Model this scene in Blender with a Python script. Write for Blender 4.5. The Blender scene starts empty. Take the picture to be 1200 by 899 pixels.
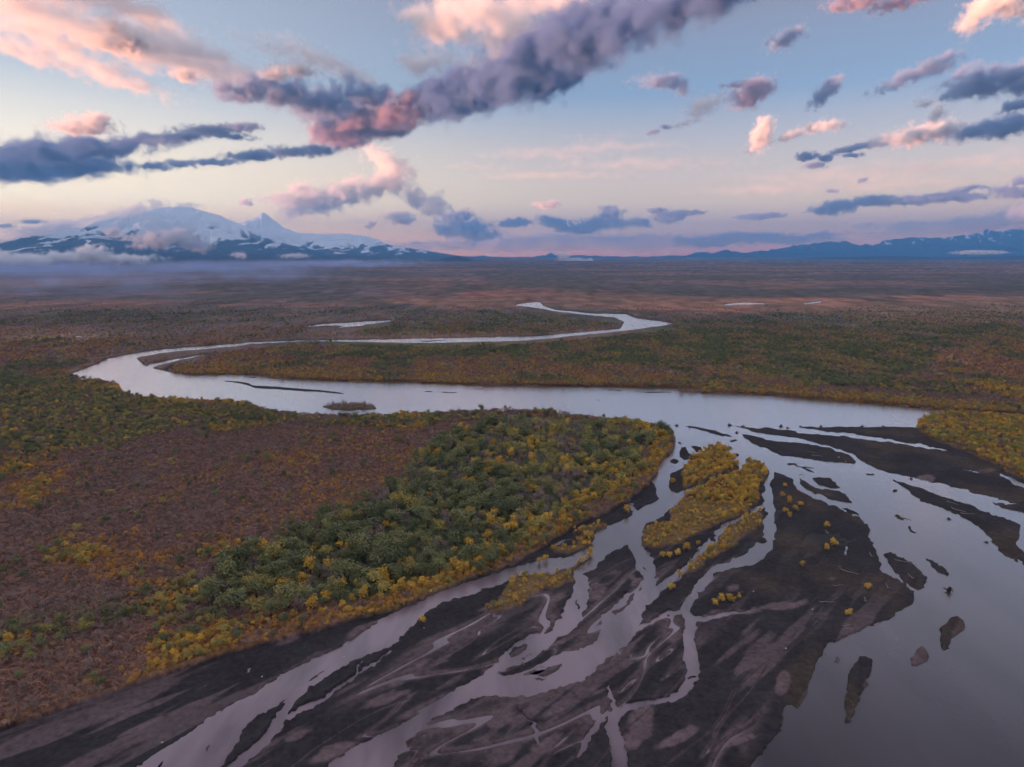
import bpy, bmesh, math, random
import numpy as np
from mathutils import Vector, Matrix
S = bpy.context.scene
COL = S.collection
R = math.radians

# ---------------------------------------------------------------- camera
H = 120.0                      # drone height above the river
F, CX, CY, V0 = 800.0, 600.0, 449.5, 299.0
PITCH = math.atan((CY - V0) / F)
cam = bpy.data.cameras.new('camera'); cam_ob = bpy.data.objects.new('camera', cam)
COL.objects.link(cam_ob); S.camera = cam_ob
cam.sensor_width = 36.0; cam.lens = 24.0
cam.clip_start = 0.5; cam.clip_end = 400000.0
cam_ob.location = (0, 0, H); cam_ob.rotation_euler = (R(90) - PITCH, 0, 0)

# ---------------------------------------------------------------- light
SUN_EL, SUN_AZ = R(-0.15), R(-108)      # just below the horizon, left of the view
wd = bpy.data.worlds.new('World'); S.world = wd; wd.use_nodes = True
nt = wd.node_tree; N = nt.nodes; L = nt.links
bg = N['Background']
def nn(t, **k):
    n = N.new(t)
    for a, b in k.items(): setattr(n, a, b)
    return n
sky = nn('ShaderNodeTexSky', sky_type='NISHITA', sun_disc=False)
sky.sun_elevation = SUN_EL; sky.sun_rotation = SUN_AZ
sky.altitude = 5000; sky.air_density = 1.0; sky.dust_density = 1.0; sky.ozone_density = 1.0
def sky_gain(col, gain):
    m = nn('ShaderNodeMix', data_type='RGBA', blend_type='MULTIPLY'); m.inputs[0].default_value = 1
    L.new(col, m.inputs[6]); m.inputs[7].default_value = (*gain, 1); return m.outputs[2]
# twilight gradient: pale cream low towards the sun, lilac away from it, blue above; zenith stops brightened out of view to light the ground
geo = nn('ShaderNodeTexCoord')
sep = nn('ShaderNodeSeparateXYZ'); L.new(geo.outputs['Generated'], sep.inputs[0])
def ramp(stops):
    r = nn('ShaderNodeValToRGB'); e = r.color_ramp.elements
    while len(e) < len(stops): e.new(0.5)
    for el, (p, c) in zip(e, stops): el.position = p; el.color = (*c, 1)
    L.new(sep.outputs['Z'], r.inputs[0]); return r
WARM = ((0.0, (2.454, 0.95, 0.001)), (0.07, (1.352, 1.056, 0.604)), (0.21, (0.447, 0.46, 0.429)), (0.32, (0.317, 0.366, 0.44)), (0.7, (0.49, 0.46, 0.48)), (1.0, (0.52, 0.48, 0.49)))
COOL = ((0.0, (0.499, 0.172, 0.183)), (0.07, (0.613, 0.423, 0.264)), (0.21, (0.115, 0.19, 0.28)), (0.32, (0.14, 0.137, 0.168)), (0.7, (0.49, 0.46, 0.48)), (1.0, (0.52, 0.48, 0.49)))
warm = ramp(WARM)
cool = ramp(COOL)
dot = nn('ShaderNodeVectorMath', operation='DOT_PRODUCT'); L.new(geo.outputs['Generated'], dot.inputs[0])
dot.inputs[1].default_value = (math.sin(R(-85)), math.cos(R(-85)), 0)
mr = nn('ShaderNodeMapRange', interpolation_type='SMOOTHSTEP'); L.new(dot.outputs['Value'], mr.inputs[0])
mr.inputs[1].default_value = -0.15; mr.inputs[2].default_value = 0.95
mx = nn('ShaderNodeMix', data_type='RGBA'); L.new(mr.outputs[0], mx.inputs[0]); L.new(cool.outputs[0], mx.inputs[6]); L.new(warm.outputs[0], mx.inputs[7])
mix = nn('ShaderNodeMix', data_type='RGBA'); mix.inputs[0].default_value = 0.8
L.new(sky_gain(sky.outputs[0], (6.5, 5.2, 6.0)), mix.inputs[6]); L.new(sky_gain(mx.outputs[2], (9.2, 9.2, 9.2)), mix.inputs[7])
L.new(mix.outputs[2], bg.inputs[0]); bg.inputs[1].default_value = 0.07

sd = bpy.data.lights.new('sun', 'SUN'); so = bpy.data.objects.new('sun', sd); COL.objects.link(so)
sd.energy = 5.0; sd.angle = R(0.5); sd.color = (1.0, 0.43, 0.24)
dv = Vector((math.sin(SUN_AZ) * math.cos(SUN_EL), math.cos(SUN_AZ) * math.cos(SUN_EL), math.sin(SUN_EL)))
so.rotation_euler = dv.to_track_quat('Z', 'Y').to_euler()

vs = S.view_settings
vs.view_transform = 'Standard'; vs.look = 'None'; vs.exposure = 1.55; vs.gamma = 1.0; vs.use_curve_mapping = False
S.render.engine = 'CYCLES'
cy = S.cycles
cy.max_bounces = 8; cy.diffuse_bounces = 2; cy.glossy_bounces = 2; cy.transmission_bounces = 2; cy.volume_bounces = 4
cy.transparent_max_bounces = 8; cy.volume_step_rate = 1.5; cy.volume_max_steps = 256
cy.use_denoising = True; cy.use_adaptive_sampling = True; cy.adaptive_threshold = 0.03; cy.adaptive_min_samples = 16

# ---------------------------------------------------------------- helpers
CP, SP = math.cos(PITCH), math.sin(PITCH)
def ray(u, v):
    a, b = (u - CX) / F, (CY - v) / F
    return Vector((a, CP + b * SP, -SP + b * CP))
def on_ground(u, v, z=0.0):
    d = ray(u, v); t = (H - z) / -d.z
    return Vector((d.x * t, d.y * t, z))
# ---------------------------------------------------------------- numpy noise and shape tools
rng = np.random.default_rng(11)
PERM = rng.random((256, 256))
def vnoise(x, y, s=0):
    x = x + s * 37.13; y = y + s * 91.7
    xi = np.floor(x).astype(np.int64); yi = np.floor(y).astype(np.int64)
    fx = x - xi; fy = y - yi
    fx = fx * fx * (3 - 2 * fx); fy = fy * fy * (3 - 2 * fy)
    g = lambda a, b: PERM[a & 255, b & 255]
    return (g(xi, yi) * (1 - fx) + g(xi + 1, yi) * fx) * (1 - fy) + (g(xi, yi + 1) * (1 - fx) + g(xi + 1, yi + 1) * fx) * fy
def fbm(x, y, o=4, s=0, r=0.5):
    t = 0; a = 1; n = 0
    for i in range(o):
        t = t + a * vnoise(x, y, s + i * 3.1); n += a; a *= r
        x, y = 0.8 * x * 2.03 - 0.6 * y * 2.03, 0.6 * x * 2.03 + 0.8 * y * 2.03
    return t / n
def sstep(x, a, b):
    t = np.clip((x - a) / (b - a), 0, 1); return t * t * (3 - 2 * t)

def poly_sd(P, poly, pad=10.0):
    """signed distance (inside positive) of the points to a closed outline; -pad beyond its box"""
    Q = np.array(poly, float); out = np.full(len(P), -pad)
    lo = Q.min(0) - pad; hi = Q.max(0) + pad
    idx = np.nonzero((P[:, 0] > lo[0]) & (P[:, 0] < hi[0]) & (P[:, 1] > lo[1]) & (P[:, 1] < hi[1]))[0]
    if not len(idx): return out
    p = P[idx]; d2 = np.full(len(p), 1e12); ins = np.zeros(len(p), bool)
    for a, b in zip(Q, np.roll(Q, -1, 0)):
        e = b - a; L2 = e @ e
        if L2 < 1e-9: continue
        t = np.clip(((p - a) @ e) / L2, 0, 1)
        dx = p[:, 0] - a[0] - t * e[0]; dy = p[:, 1] - a[1] - t * e[1]
        d2 = np.minimum(d2, dx * dx + dy * dy)
        if a[1] != b[1]:
            c = (a[1] > p[:, 1]) != (b[1] > p[:, 1])
            ins ^= c & (p[:, 0] < (b[0] - a[0]) * (p[:, 1] - a[1]) / (b[1] - a[1]) + a[0])
    d = np.sqrt(d2); out[idx] = np.clip(np.where(ins, d, -d), -pad, 1e9); return out
def stroke_sd(P, pts, pad=10.0):
    """the same for a line of (u, v, half width)"""
    Q = np.array(pts, float); out = np.full(len(P), -pad)
    w = Q[:, 2].max() + pad
    lo = Q[:, :2].min(0) - w; hi = Q[:, :2].max(0) + w
    idx = np.nonzero((P[:, 0] > lo[0]) & (P[:, 0] < hi[0]) & (P[:, 1] > lo[1]) & (P[:, 1] < hi[1]))[0]
    if not len(idx): return out
    p = P[idx]; best = np.full(len(p), -1e9)
    for a, b in zip(Q, Q[1:]):
        e = b[:2] - a[:2]; L2 = max(e @ e, 1e-9)
        t = np.clip(((p - a[:2]) @ e) / L2, 0, 1)
        d = np.hypot(p[:, 0] - a[0] - t * e[0], p[:, 1] - a[1] - t * e[1])
        best = np.maximum(best, a[2] + (b[2] - a[2]) * t - d)
    out[idx] = np.maximum(best, -pad); return out
def sd(P, shp, pad=10.0):
    return stroke_sd(P, shp, pad) if len(shp[0]) == 3 else poly_sd(P, shp, pad)
def dot_(u, v, a, b, n=10): return [(u + a * math.cos(6.2832 * i / n), v + b * math.sin(6.2832 * i / n)) for i in range(n)]

# ---------------------------------------------------------------- plan of the river, read off the photograph
# (map coordinates: where the sight line through that point of the photograph meets the plain)
FAR_ARM = [(440,398),(473,397),(520,396.4),(573,395),(627,394),(673,390),(727,385),(731,378),(720,373),(687,370),(653,366),(627,361),(603,358),(610,356),(633,354),(637,359),(653,363),(693,367),(733,368),(747,373),(773,376),(793,379.5),(773,383),(740,387),(693,392),(653,396),(607,400),(567,400.7),(507,402.7),(440,401.7)]
SHORE = [(792,518),(791,520),(788,530),(774,540),(771,552),(768,558),(760,568),(740,584),(720,596),(700,606),(672,616),(656,628),(640,640),(616,654),(600,662),(580,670),(560,676),(528,690),(496,702),(464,716),(440,722),(400,731),(390,737),(350,745),(310,757),(270,766),(230,779),(190,793),(150,806),(71,835),(0,857),(-80,880)]
MID_EDGE = [(903,550),(920,557),(929,562),(934,574),(948,580),(960,586),(980,594),(1000,605),(1008,606),(1016,616),(1020,628),(1028,646),(1033,670),(1048,678),(1060,684),(1074,696),(1068,708),(1054,718),(1040,727),(1020,733),(1000,742),(972,754),(966,762),(964,768),(958,777),(954,793),(944,815),(934,835),(916,855),(900,873),(888,889),(880,899),(866,918),(840,965)]
MAIN = [(445,397.5),(407,398),(353,399),(293,401),(247,405),(193,409),(157,414),(127,420),(110,428),(85,437),(81,441.5),(97,446),(120,448),(138,453),(146,464),(170,468),(210,471),(260,472),(293,476),(317,483),(353,487),(393,488),(440,489),(483,487),(507,487),(540,484),(627,483),(673,489),(717,493),(750,497),(773,502),(787,508),(792,518),(788,530),(774,540),(771,552),(766,565),(775,590),(800,600),(830,585),(870,560)] + MID_EDGE + [(760,1150),(560,1700),(300,3300),(2600,3300),(2000,1000),(1300,965),(1300,488),(1200,487),(1133,483),(1083,479),(1033,474),(950,468),(900,463),(877,462),(840,461),(800,459),(793,455),(707,453),(640,453),(573,452),(507,449),(460,448),(370,446),(327,444),(300,440),(273,439),(227,440),(203,437),(190,434),(175,430),(168,427),(160,420),(193,414),(227,411),(273,407),(293,404),(360,400.5),(445,401.7)]
BRAID = SHORE + [(-260,935),(-1200,1250),(-1200,3300),(2600,3300),(2600,900),(1400,700),(1300,660),(1230,590),(1200,563),(1180,554),(1160,542),(1132,531),(1110,522),(1090,514),(1074,500),(1013,500.5),(937,500),(862,499),(830,515)]
LEFT_CH = [(780,580),(772,584),(744,601),(732,609),(716,615),(700,622),(696,632),(694,640),(688,642),(672,650),(646,656),(620,660),(588,669),(570,675),(528,690),(496,702),(464,717),(448,724),(434,736),(418,746),(390,761.5),(350,780.5),(326,794),(298,813),(270,827),(242,845),(210,867),(162,898),(40,985),(-300,1250),(-100,1250),(180,985),(262,895),(270,883),(280,871),(283,859),(290,849),(310,835),(322,828),(345,813),(358,804),(370,803),(388,790),(406,778),(430,767),(456,760),(468,748),(482,733),(498,720),(512,709),(528,705),(560,693.5),(588,684),(604,676),(626,674),(644,672),(668,666),(688,656),(700,650),(712,650),(734,638),(752,634),(760,618),(780,606),(790,596)]
CH_A = [(700,650),(684,658),(672,668),(674,676),(672,692),(664,706),(656,719),(650,729),(648,739),(638,743),(624,743),(608,751),(594,763),(580,779),(560,793),(534,807),(514,823),(480,843),(450,859),(420,873),(382,898),(300,960),(60,1200),(260,1200),(420,960),(462,899),(468,885),(478,869),(490,857),(506,845),(514,839),(538,825),(566,815),(590,816),(620,817),(640,813),(660,807),(680,800),(688,795),(700,781),(716,769),(728,766),(736,755),(748,739),(753,719),(760,706),(769,688),(768,664),(762,652),(752,640),(750,630),(734,638),(742,652),(748,668),(755,678),(748,688),(732,700),(716,714),(707,719),(706,737),(698,751),(682,761),(656,767),(645,772),(636,778),(618,785),(600,790),(590,790),(590,786),(600,780),(608,779),(626,771),(640,761),(656,747),(676,735),(683,719),(688,708),(690,692),(688,680),(682,674),(696,668),(712,650)]
WATER = [MAIN, FAR_ARM, LEFT_CH, CH_A,
  [(176,429,2.6),(203,423,1.8),(230,418,1.1),(250,415.5,0.6)],
  [(905,553,3),(898,568,4),(900,582,6),(902,600,6),(903,622,5.5),(897,640,8),(880,656,8),(860,661,4),(836,668,3.5),(824,682,4),(812,698,4.5),(803,713,5),(810,728,7),(808,745,6.5),(809,765,7),(812,785,7.5),(807,804,7),(797,815,5),(780,821,4),(756,825,4),(736,829,4.5),(722,838,6),(718,850,8),(722,868,9),(725,885,9),(725,925,10)],
  [(892,594,2),(880,600,2.2),(868,606,2),(848,616,3),(842,626,4.5),(832,636,4),(820,648,3.5),(810,660,4),(792,676,4),(772,690,4),(760,706,3)],
  [(880,716,0.8),(856,720,1.8),(836,723,2.8),(814,728,4)],
  [(800,716,3),(780,720,2.2),(760,730,1.6),(750,737,2)],
  [(458,763,0.8),(446,775,1.2),(430,783,1.5),(416,793,2.2),(400,805,2.4),(380,819,2.6),(355,832,3.5),(338,843,4)],
  [(424,776,.6),(418,785,.7),(416,792,1)],
  [(358,806,3.5),(340,824,4.5),(328,845,7),(316,862,6.5),(300,878,5),(282,893,6),(255,920,8)],
  [(712,804,0.7),(716,818,1.5),(719,828,3)],
  [(606,831,.6),(612,840,.8),(624,848,1.5),(631,862,2.2),(629,872,2)],
  [(392,458,1.2),(392,458,1.2)],
  [(712,836,2.2),(702,848,3.5),(690,864,4.5),(682,880,3.2),(678,890,1)],
  # ponds on the plain
  [(360,383.3,0.8),(380,380.8,1.5),(410,380,2.2),(430,378.7,2.4),(458,376.5,1.2)],[(398,383.6,0.7),(425,381.5,1.2)],[(478,376.5,.8),(497,376.5,.8)],
  [(80,395.2,.5),(92,395,.9),(103,394.4,.4)],[(315,378.3,.5),(332,376.5,.8)],[(850,357,.6),(872,356,1.2),(895,356.2,.5)],[(943,355.8,.6),(962,354,.8)],
  [(657,435.5,.8),(664,436.5,.9)],[(1094,426.3,.6),(1100,426,.6)],[(20,408,.5),(32,407,.5)],[(0,446,.4),(1,446,.3)],
]
BARS = [  # dark gravel, standing clear of the water
  [(792,499.3,.6),(808,500.3,.8),(822,503,1.6),(840,507,2.2),(852,511,2),(862,514,.6)],
  [(855,498.5),(883,501),(917,503),(947,508.5),(987,511),(1033,517),(1077,523.5),(1110,528.5),(1150,528),(1240,570),(1280,610),(1205,594),(1167,585),(1133,575),(1100,567),(1067,560),(1033,552),(1013,543),(1000,532),(980,525),(947,517),(913,511),(880,505.5)],
  [(935,500.3),(980,500),(1013,500.5),(1074,500),(1090,514),(1110,522),(1132,531),(1118,530),(1095,524),(1050,517),(1000,509),(947,503.5)],
  [(863,507),(887,511.5),(913,517),(940,519.5),(973,525),(992,532),(1003,541),(1002,544),(987,543),(947,538),(913,533),(893,525),(873,513)],
  [(1042,560),(1056,564),(1072,570),(1096,578),(1120,586),(1140,594),(1168,604),(1180,610),(1194,616),(1197,624),(1192,638),(1200,646),(1240,662),(1240,690),(1200,661),(1180,652),(1166,641),(1158,628),(1140,612),(1132,608),(1118,602),(1100,594),(1080,588),(1066,576),(1048,565)],
  [(1158,587),(1180,590),(1210,594),(1240,600),(1240,610),(1205,603),(1180,598)],
  [(936,561),(948,567),(958,573),(976,573),(990,578),(1000,590),(990,590),(970,583),(952,577),(940,570)],
  [(952,560),(970,561),(980,566),(986,572),(972,572),(957,566)],
  [(1000,598),(1008,606),(995,602),(985,595)],
  [(1038,648),(1048,648),(1066,658),(1080,668),(1086,678),(1083,688),(1076,692),(1062,684),(1050,672),(1040,660)],
  [(1083,655),(1092,656),(1106,664),(1113,672),(1112,677),(1100,671),(1090,664)], dot_(1112,692,4,3.5),
  [(1118,722),(1124,723),(1131,733),(1128,740),(1118,748),(1112,760),(1106,764),(1102,750),(1102,738),(1110,730)],
  [(1078,759),(1086,763),(1089,772),(1080,777),(1068,780),(1066,772),(1072,763)],
  [(1006,769),(1016,768),(1024,775),(1024,785),(1018,797),(1008,819),(996,847),(990,846),(991,815),(994,789)],
  [(1046,604),(1054,605),(1059,611),(1052,609)],[(1061,615),(1068,617),(1075,626),(1068,624)],dot_(1050,576,3,1.3),dot_(1021,555.5,6,1),
  dot_(925,544,4,1.3),[(930,544,.6),(945,550,1),(955,553,.5)],
  [(796,524),(803,523),(808,531),(818,536),(815,540),(800,540),(795,533)],[(810,522),(822,524),(825,530),(815,530)],dot_(790,541,6,3.2),dot_(787,547,4,1.5),dot_(861,534,5,1.6),dot_(858,517,5,1.3),dot_(796,518.5,3,1.6),dot_(783,534,3,1.6),
  [(785,556),(800,548),(812,538),(826,530),(832,524),(845,524),(853,531),(860,540),(868,548),(861,552),(845,557),(825,566),(806,573),(796,577),(784,576)],
  [(874,543),(884,541),(895,547),(902,555),(898,564),(889,569),(893,580),(890,590),(876,603),(862,609),(846,616),(838,622),(828,634),(812,650),(796,664),(776,680),(770,672),(765,655),(755,642),(750,630),(757,616),(775,607),(784,598),(800,584),(818,572),(840,564),(862,556)],
  dot_(893,573,4,5),dot_(895,602,7,3),dot_(894,634,6,4),dot_(836,631,4,4),
  [(372,793,.6),(378,788,1.2),(366,796,1.6),(352,803,.5)],[(240,880,.8),(245,873,.9)],[(185,899,2),(196,888,.5)],
  [(596,767),(604,758),(614,755),(620,757),(612,765),(600,772)],[(580,790),(600,785),(620,776),(628,771),(623,779),(606,788),(590,793)],[(612,795.5,.5),(628,796,1.2),(642,795.5,.6)],[(612,789),(636,780),(658,777),(656,785),(632,793),(612,793)],[(600,777,.5),(612,772,1),(622,766,.6)],[(640,760,.5),(650,755,1.2),(664,748,.6)],[(596,783,.4),(606,781,.8),(616,777,.4)],[(612,750,.6),(622,748,1)],[(650,726,.8),(657,724,2),(655,716,1)],[(676,704,.8),(677,712,1.6)],
  [(752,665,1),(754,668,1.2)],[(752,686,.8),(752,692,1.2)],[(716,771,.9),(724,765,1.4),(732,758,.7)],[(723,748,.6),(730,743,.9)],
  [(732,707),(744,691),(742,702),(730,716),(720,722),(718,716)],[(817,690,1.2),(820,694,1.2)],[(805,796,1),(814,792,1)],
  [(263,446.6,.5),(285,449,1.3),(300,453,1.7),(330,455.5,1.8),(370,458,1.5),(390,460,1),(408,462,.4)],
  [(190,433.5),(200,428.5),(213,424.5),(203,432),(196,435.5)],[(379,477),(390,474),(420,473.5),(438,476),(442,479),(430,481),(390,480.5)],
  [(497,459,.4),(515,459.6,.8),(535,459.8,.4)],[(555,456,.5),(566,456,.5)],[(712,457,.4),(728,457.8,.7)],[(744,458.5,.6),(760,460,.9),(787,460,.5)],[(284,442,.3),(300,442.5,.5)],
  [(697,468,.5),(703,469,.6)],[(622,358.5,.4),(630,359,.5)],[(735,382,.3),(760,381,.5)],[(470,399.6,.3),(500,399.8,.6),(530,398.6,.3)],
]
SHOALS = [dot_(1088,828,7,9), dot_(981,775,6,8), dot_(984,810,5,8), dot_(925,840,10,16), dot_(985,830,8,10)]
SEEPS = [[(1172,556,1),(1188,564,2.2),(1205,571,2.5)],[(1128,550,.5),(1146,553,.7)],[(744,606,.5),(742,598,3),(738,590,2)],
  [(642,642,.6),(656,636,1.2),(672,631,.6)],[(284,790,.3),(292,785,.9)],[(300,793,.2),(301,793,.3)],[(992,642,1.5),(990,650,2)],[(560,674,1),(585,667,1.2),(610,659,1),(636,652,.6)]]
VEG_ISLES = [
  [(800,552),(812,538),(826,530),(829,525),(845,524),(853,531),(858,540),(866,547),(858,552),(842,556),(820,566),(802,573),(799,560)],
  [(874,546),(884,542),(895,549),(901,556),(897,563),(887,568),(891,580),(886,592),(874,602),(860,608),(845,614),(830,620),(820,626),(806,632),(790,640),(768,644),(752,640),(752,628),(764,620),(786,612),(786,598),(800,586),(818,572),(840,564),(862,556)],
  [(882,602),(893,604),(895,612),(884,622),(868,630),(864,640),(845,650),(830,658),(820,665),(808,672),(800,674),(812,660),(826,648),(842,634),(850,622),(866,612)],
  [(600,678),(620,676),(645,674),(665,670),(690,654),(692,652),(686,660),(671,671),(672,680),(660,686),(648,692),(640,690),(620,700),(606,712),(585,717),(570,717),(585,705),(592,690)],
  [(646,645),(652,648),(672,648),(690,640),(695,632),(690,626),(680,630),(672,640),(655,642)],
  [(1075,497),(1083,492),(1100,487.5),(1133,486.5),(1200,490),(1300,495),(1320,640),(1240,590),(1200,562),(1180,554),(1160,542),(1132,531),(1110,522),(1090,514),(1075,503)],
  [(674,624,2),(695,620,3),(710,617,2)],[(379,477),(390,474.3),(420,474),(436,476),(440,478.5),(425,480),(390,479.8)],
]
MUD = [(786,744,22,12,-.3),(578,836,17,11,.4),(588,886,34,16,-.2),(646,872,26,12,-.4),(916,806,7,9,0),(980,676,14,7,-.5),(690,772,16,4,-.2),(560,800,24,5,-.45),(520,775,40,7,-.4),(480,790,35,7,-.5),(455,820,30,6,-.35),
  (350,862,22,7,-.3),(230,880,30,6,-.4),(240,805,34,4,-.42),(200,830,42,4,-.48),(175,850,40,5,-.45),(330,755,36,5,-.35),(430,735,22,5,-.4),(400,880,30,8,-.3),(650,700,14,6,-.6),(575,712,20,7,-.5),(860,690,12,6,0),
  (855,720,40,4,-.1),(908,712,30,4,-.1),(752,848,10,12,.2),(790,870,22,4,-.4),(735,872,9,6,0),(745,680,10,8,.4),(700,700,10,12,0),(655,755,24,4,-.3),(660,830,24,6,-.5),(1150,552,18,4,.1),(1080,560,20,3,.2),(700,812,20,5,-.4),(880,640,10,5,.3),(866,870,26,4,-.3)]

# ---------------------------------------------------------------- the plain as one sheet
rows = np.concatenate([[3200, 2500, 2000, 1700, 1500, 1350, 1250, 1170, 1110, 1060, 1020], np.arange(985, 640, -1.15), np.arange(640, 480, -0.92), np.arange(480, 345, -0.6), np.arange(345, 303.2, -0.6), [302.6, 302.1]])
cols = np.concatenate([np.linspace(-1.5, -0.80, 36)[:-1], np.arange(-0.80, 0.80, 1.35 / F), np.linspace(0.80, 1.5, 36)])
tt = H / (SP - (CY - rows) / F * CP)                    # depth of each row of the sheet
yy = tt * (CP + (CY - rows) / F * SP)
nr, nc = len(rows), len(cols)
U = np.broadcast_to(CX + cols * F, (nr, nc)); V = np.broadcast_to(rows[:, None], (nr, nc))
X = tt[:, None] * cols[None, :]; Y = np.broadcast_to(yy[:, None], (nr, nc)).copy()
UV = np.stack([U.ravel(), V.ravel()], 1).astype(float)
px = (tt / F)[:, None]                                  # metres per map unit
# ragged natural outlines: warp the plan a little
lu, lv = U / 9.0, V / 5.0
amp = np.clip((V - 380) / 160, 0.25, 1.6)
W_ = np.stack([(U + amp * (5.0 * (fbm(lu, lv, 3, 1, .55) - .5) + 1.3 * (fbm(lu * 2.2, lv * 2.2, 2, 3) - .5))).ravel(), (V + amp * (3.6 * (fbm(lu, lv, 3, 9, .55) - .5) + 1.0 * (fbm(lu * 2.2, lv * 2.2, 2, 13) - .5))).ravel()], 1)

big = fbm(X / 40, Y / 40, 5, 2); fine = fbm(X / 6, Y / 6, 4, 5)
h = (1.6 + 1.2 * (big - .5) + 0.5 * (fine - .5)).ravel()
bigr, finer = big.ravel(), fine.ravel()
# flow-aligned relief of the gravel
fl = fbm((X * 0.74 - Y * 0.67) / 9, (X * 0.67 + Y * 0.74) / 60, 5, 7).ravel()
gravel_h = 0.40 + 1.5 * (fl - .5) + 0.5 * (finer - .5)
gravel_h = np.maximum(gravel_h, 0.06)
def lay(shape, target, e):
    global h
    s = sd(W_, shape); w = sstep(s, -e, e); h = h * (1 - w) + target * w; return w
# thin rills that thread the gravel along the flow, and the silt they leave
ra_, rb_ = X * .74 - Y * .67, X * .67 + Y * .74
r1 = fbm(ra_ / 17 + 1.5 * (fbm(X / 60, Y / 60, 2, 81) - .5), rb_ / 95, 3, 82).ravel(); r2 = fbm(ra_ / 40, rb_ / 110, 3, 86).ravel(); r3 = fbm(ra_ / 8, rb_ / 52, 3, 88).ravel()
rill_zone = sstep(UV[:, 1], 600, 690) * sstep(r2, .47, .55)
rill = np.maximum(sstep(.016 - np.abs(r1 - .5), 0, .010), .9 * sstep(.013 - np.abs(r3 - .47), 0, .010)) * rill_zone
rsilt = np.maximum(sstep(.060 - np.abs(r1 - .5), 0, .05), .8 * sstep(.045 - np.abs(r3 - .47), 0, .04)) * rill_zone
gravel_h = gravel_h * (1 - rill) - .12 * rill
land = np.ones(len(h)); 
w = lay(BRAID, gravel_h, 1.2); land *= 1 - w
for k, s in enumerate(WATER):
    w = lay(s, -0.9, 1.0 if len(s[0]) == 2 else 0.7); land *= 1 - w
for s in BARS:
    w = lay(s, gravel_h + 0.12, 1.5); land *= 1 - w
for s in SHOALS: lay(s, -0.02 + 0.25 * (finer - .5), 3.0)
for s in SEEPS: lay(s, -0.25, 0.8)
veg_isle = np.zeros(len(h))
for s in VEG_ISLES:
    w = lay(s, 0.9 + .3 * finer, 1.5); land = np.maximum(land, w); veg_isle = np.maximum(veg_isle, w)
# far land lies a little lower against the river so that water is seen over the bank
gravel = 1 - land
# ---- ground colours (albedo) of the land
C_HEATH = np.array((.118, .072, .060)); C_RUST = np.array((.170, .078, .045)); C_OLIVE = np.array((.075, .066, .030)); C_GREEN = np.array((.040, .047, .024)); C_GOLD = np.array((.19, .115, .030)); C_ORANGE = np.array((.150, .080, .035)); C_GREY = np.array((.085, .068, .064)); C_DARKW = np.array((.045, .040, .036))
col = np.tile(C_HEATH, (len(h), 1))
def paint(shape, c, soft=8, amt=1.0, pad=None):
    global col
    P = UV + np.stack([(34 * (fbm(U / 60, V / 22, 4, 21) - .5)).ravel(), (18 * (fbm(U / 60, V / 22, 4, 33) - .5)).ravel()], 1) * min(1.0, soft / 8)
    w = (sstep(sd(P, shape, soft + 1), -soft, soft) * amt)[:, None]; col = col * (1 - w) + np.array(c) * w
HAZY = (.080, .056, .064)  # haze tint of the far plain, put into its ground colour
paint([(-600,300),(1800,300),(1800,352),(900,345),(500,362),(-600,380)], HAZY, 6)
paint([(-600,340),(300,352),(620,345),(600,385),(300,392),(120,410),(-600,440)], (.115,.060,.046), 8, .95)
paint([(-600,330),(120,338),(330,332),(420,345),(200,352),(-600,362)], (.060,.050,.060), 5, .8)
paint([(-600,366),(150,368),(330,362),(300,372),(100,384),(-600,392)], C_DARKW * .8, 3, .85)
paint([(-600,400),(60,390),(150,392),(90,412),(-600,440)], (.165,.098,.066), 5, .85)
paint([(420,330),(560,330),(760,338),(700,350),(560,352)], (.150,.066,.050), 3, .9)
paint([(660,352),(800,345),(1000,343),(1140,344),(1160,350),(1060,356),(960,362),(800,374),(760,366)], (.185,.085,.060), 3, 1)
paint([(640,340),(1800,330),(1800,345),(1100,345),(700,353)], C_DARKW * .8, 3, .85)
paint([(800,375),(1000,362),(1250,355),(1800,360),(1800,400),(1100,405),(860,420),(700,440),(620,430),(700,405)], C_GREEN * .9 + C_GREY * .25, 6)
paint([(330,402),(560,404),(700,400),(800,385),(860,400),(800,430),(560,424),(400,424),(300,416)], C_GREEN * 1.1, 5)
paint([(420,385),(560,366),(720,372),(720,384),(560,394),(430,395)], C_OLIVE * .9, 4)
paint([(200,434),(330,425),(560,430),(800,442),(1000,446),(1250,470),(1250,500),(880,461),(700,452),(420,447),(240,438)], C_ORANGE, 4)
paint([(620,428),(800,430),(860,425),(850,436),(700,442)], C_RUST, 4, .8)
paint([(820,428),(900,428),(1010,440),(960,458),(860,452)], C_OLIVE * 1.5, 4, .7)
paint([(1080,420),(1120,408),(1250,408),(1250,440),(1120,432)], C_RUST * 1.1, 4, .9)
paint([(940,442),(1080,440),(1200,450),(1250,470),(1100,468),(980,456)], C_GREY, 4, .7)
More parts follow.
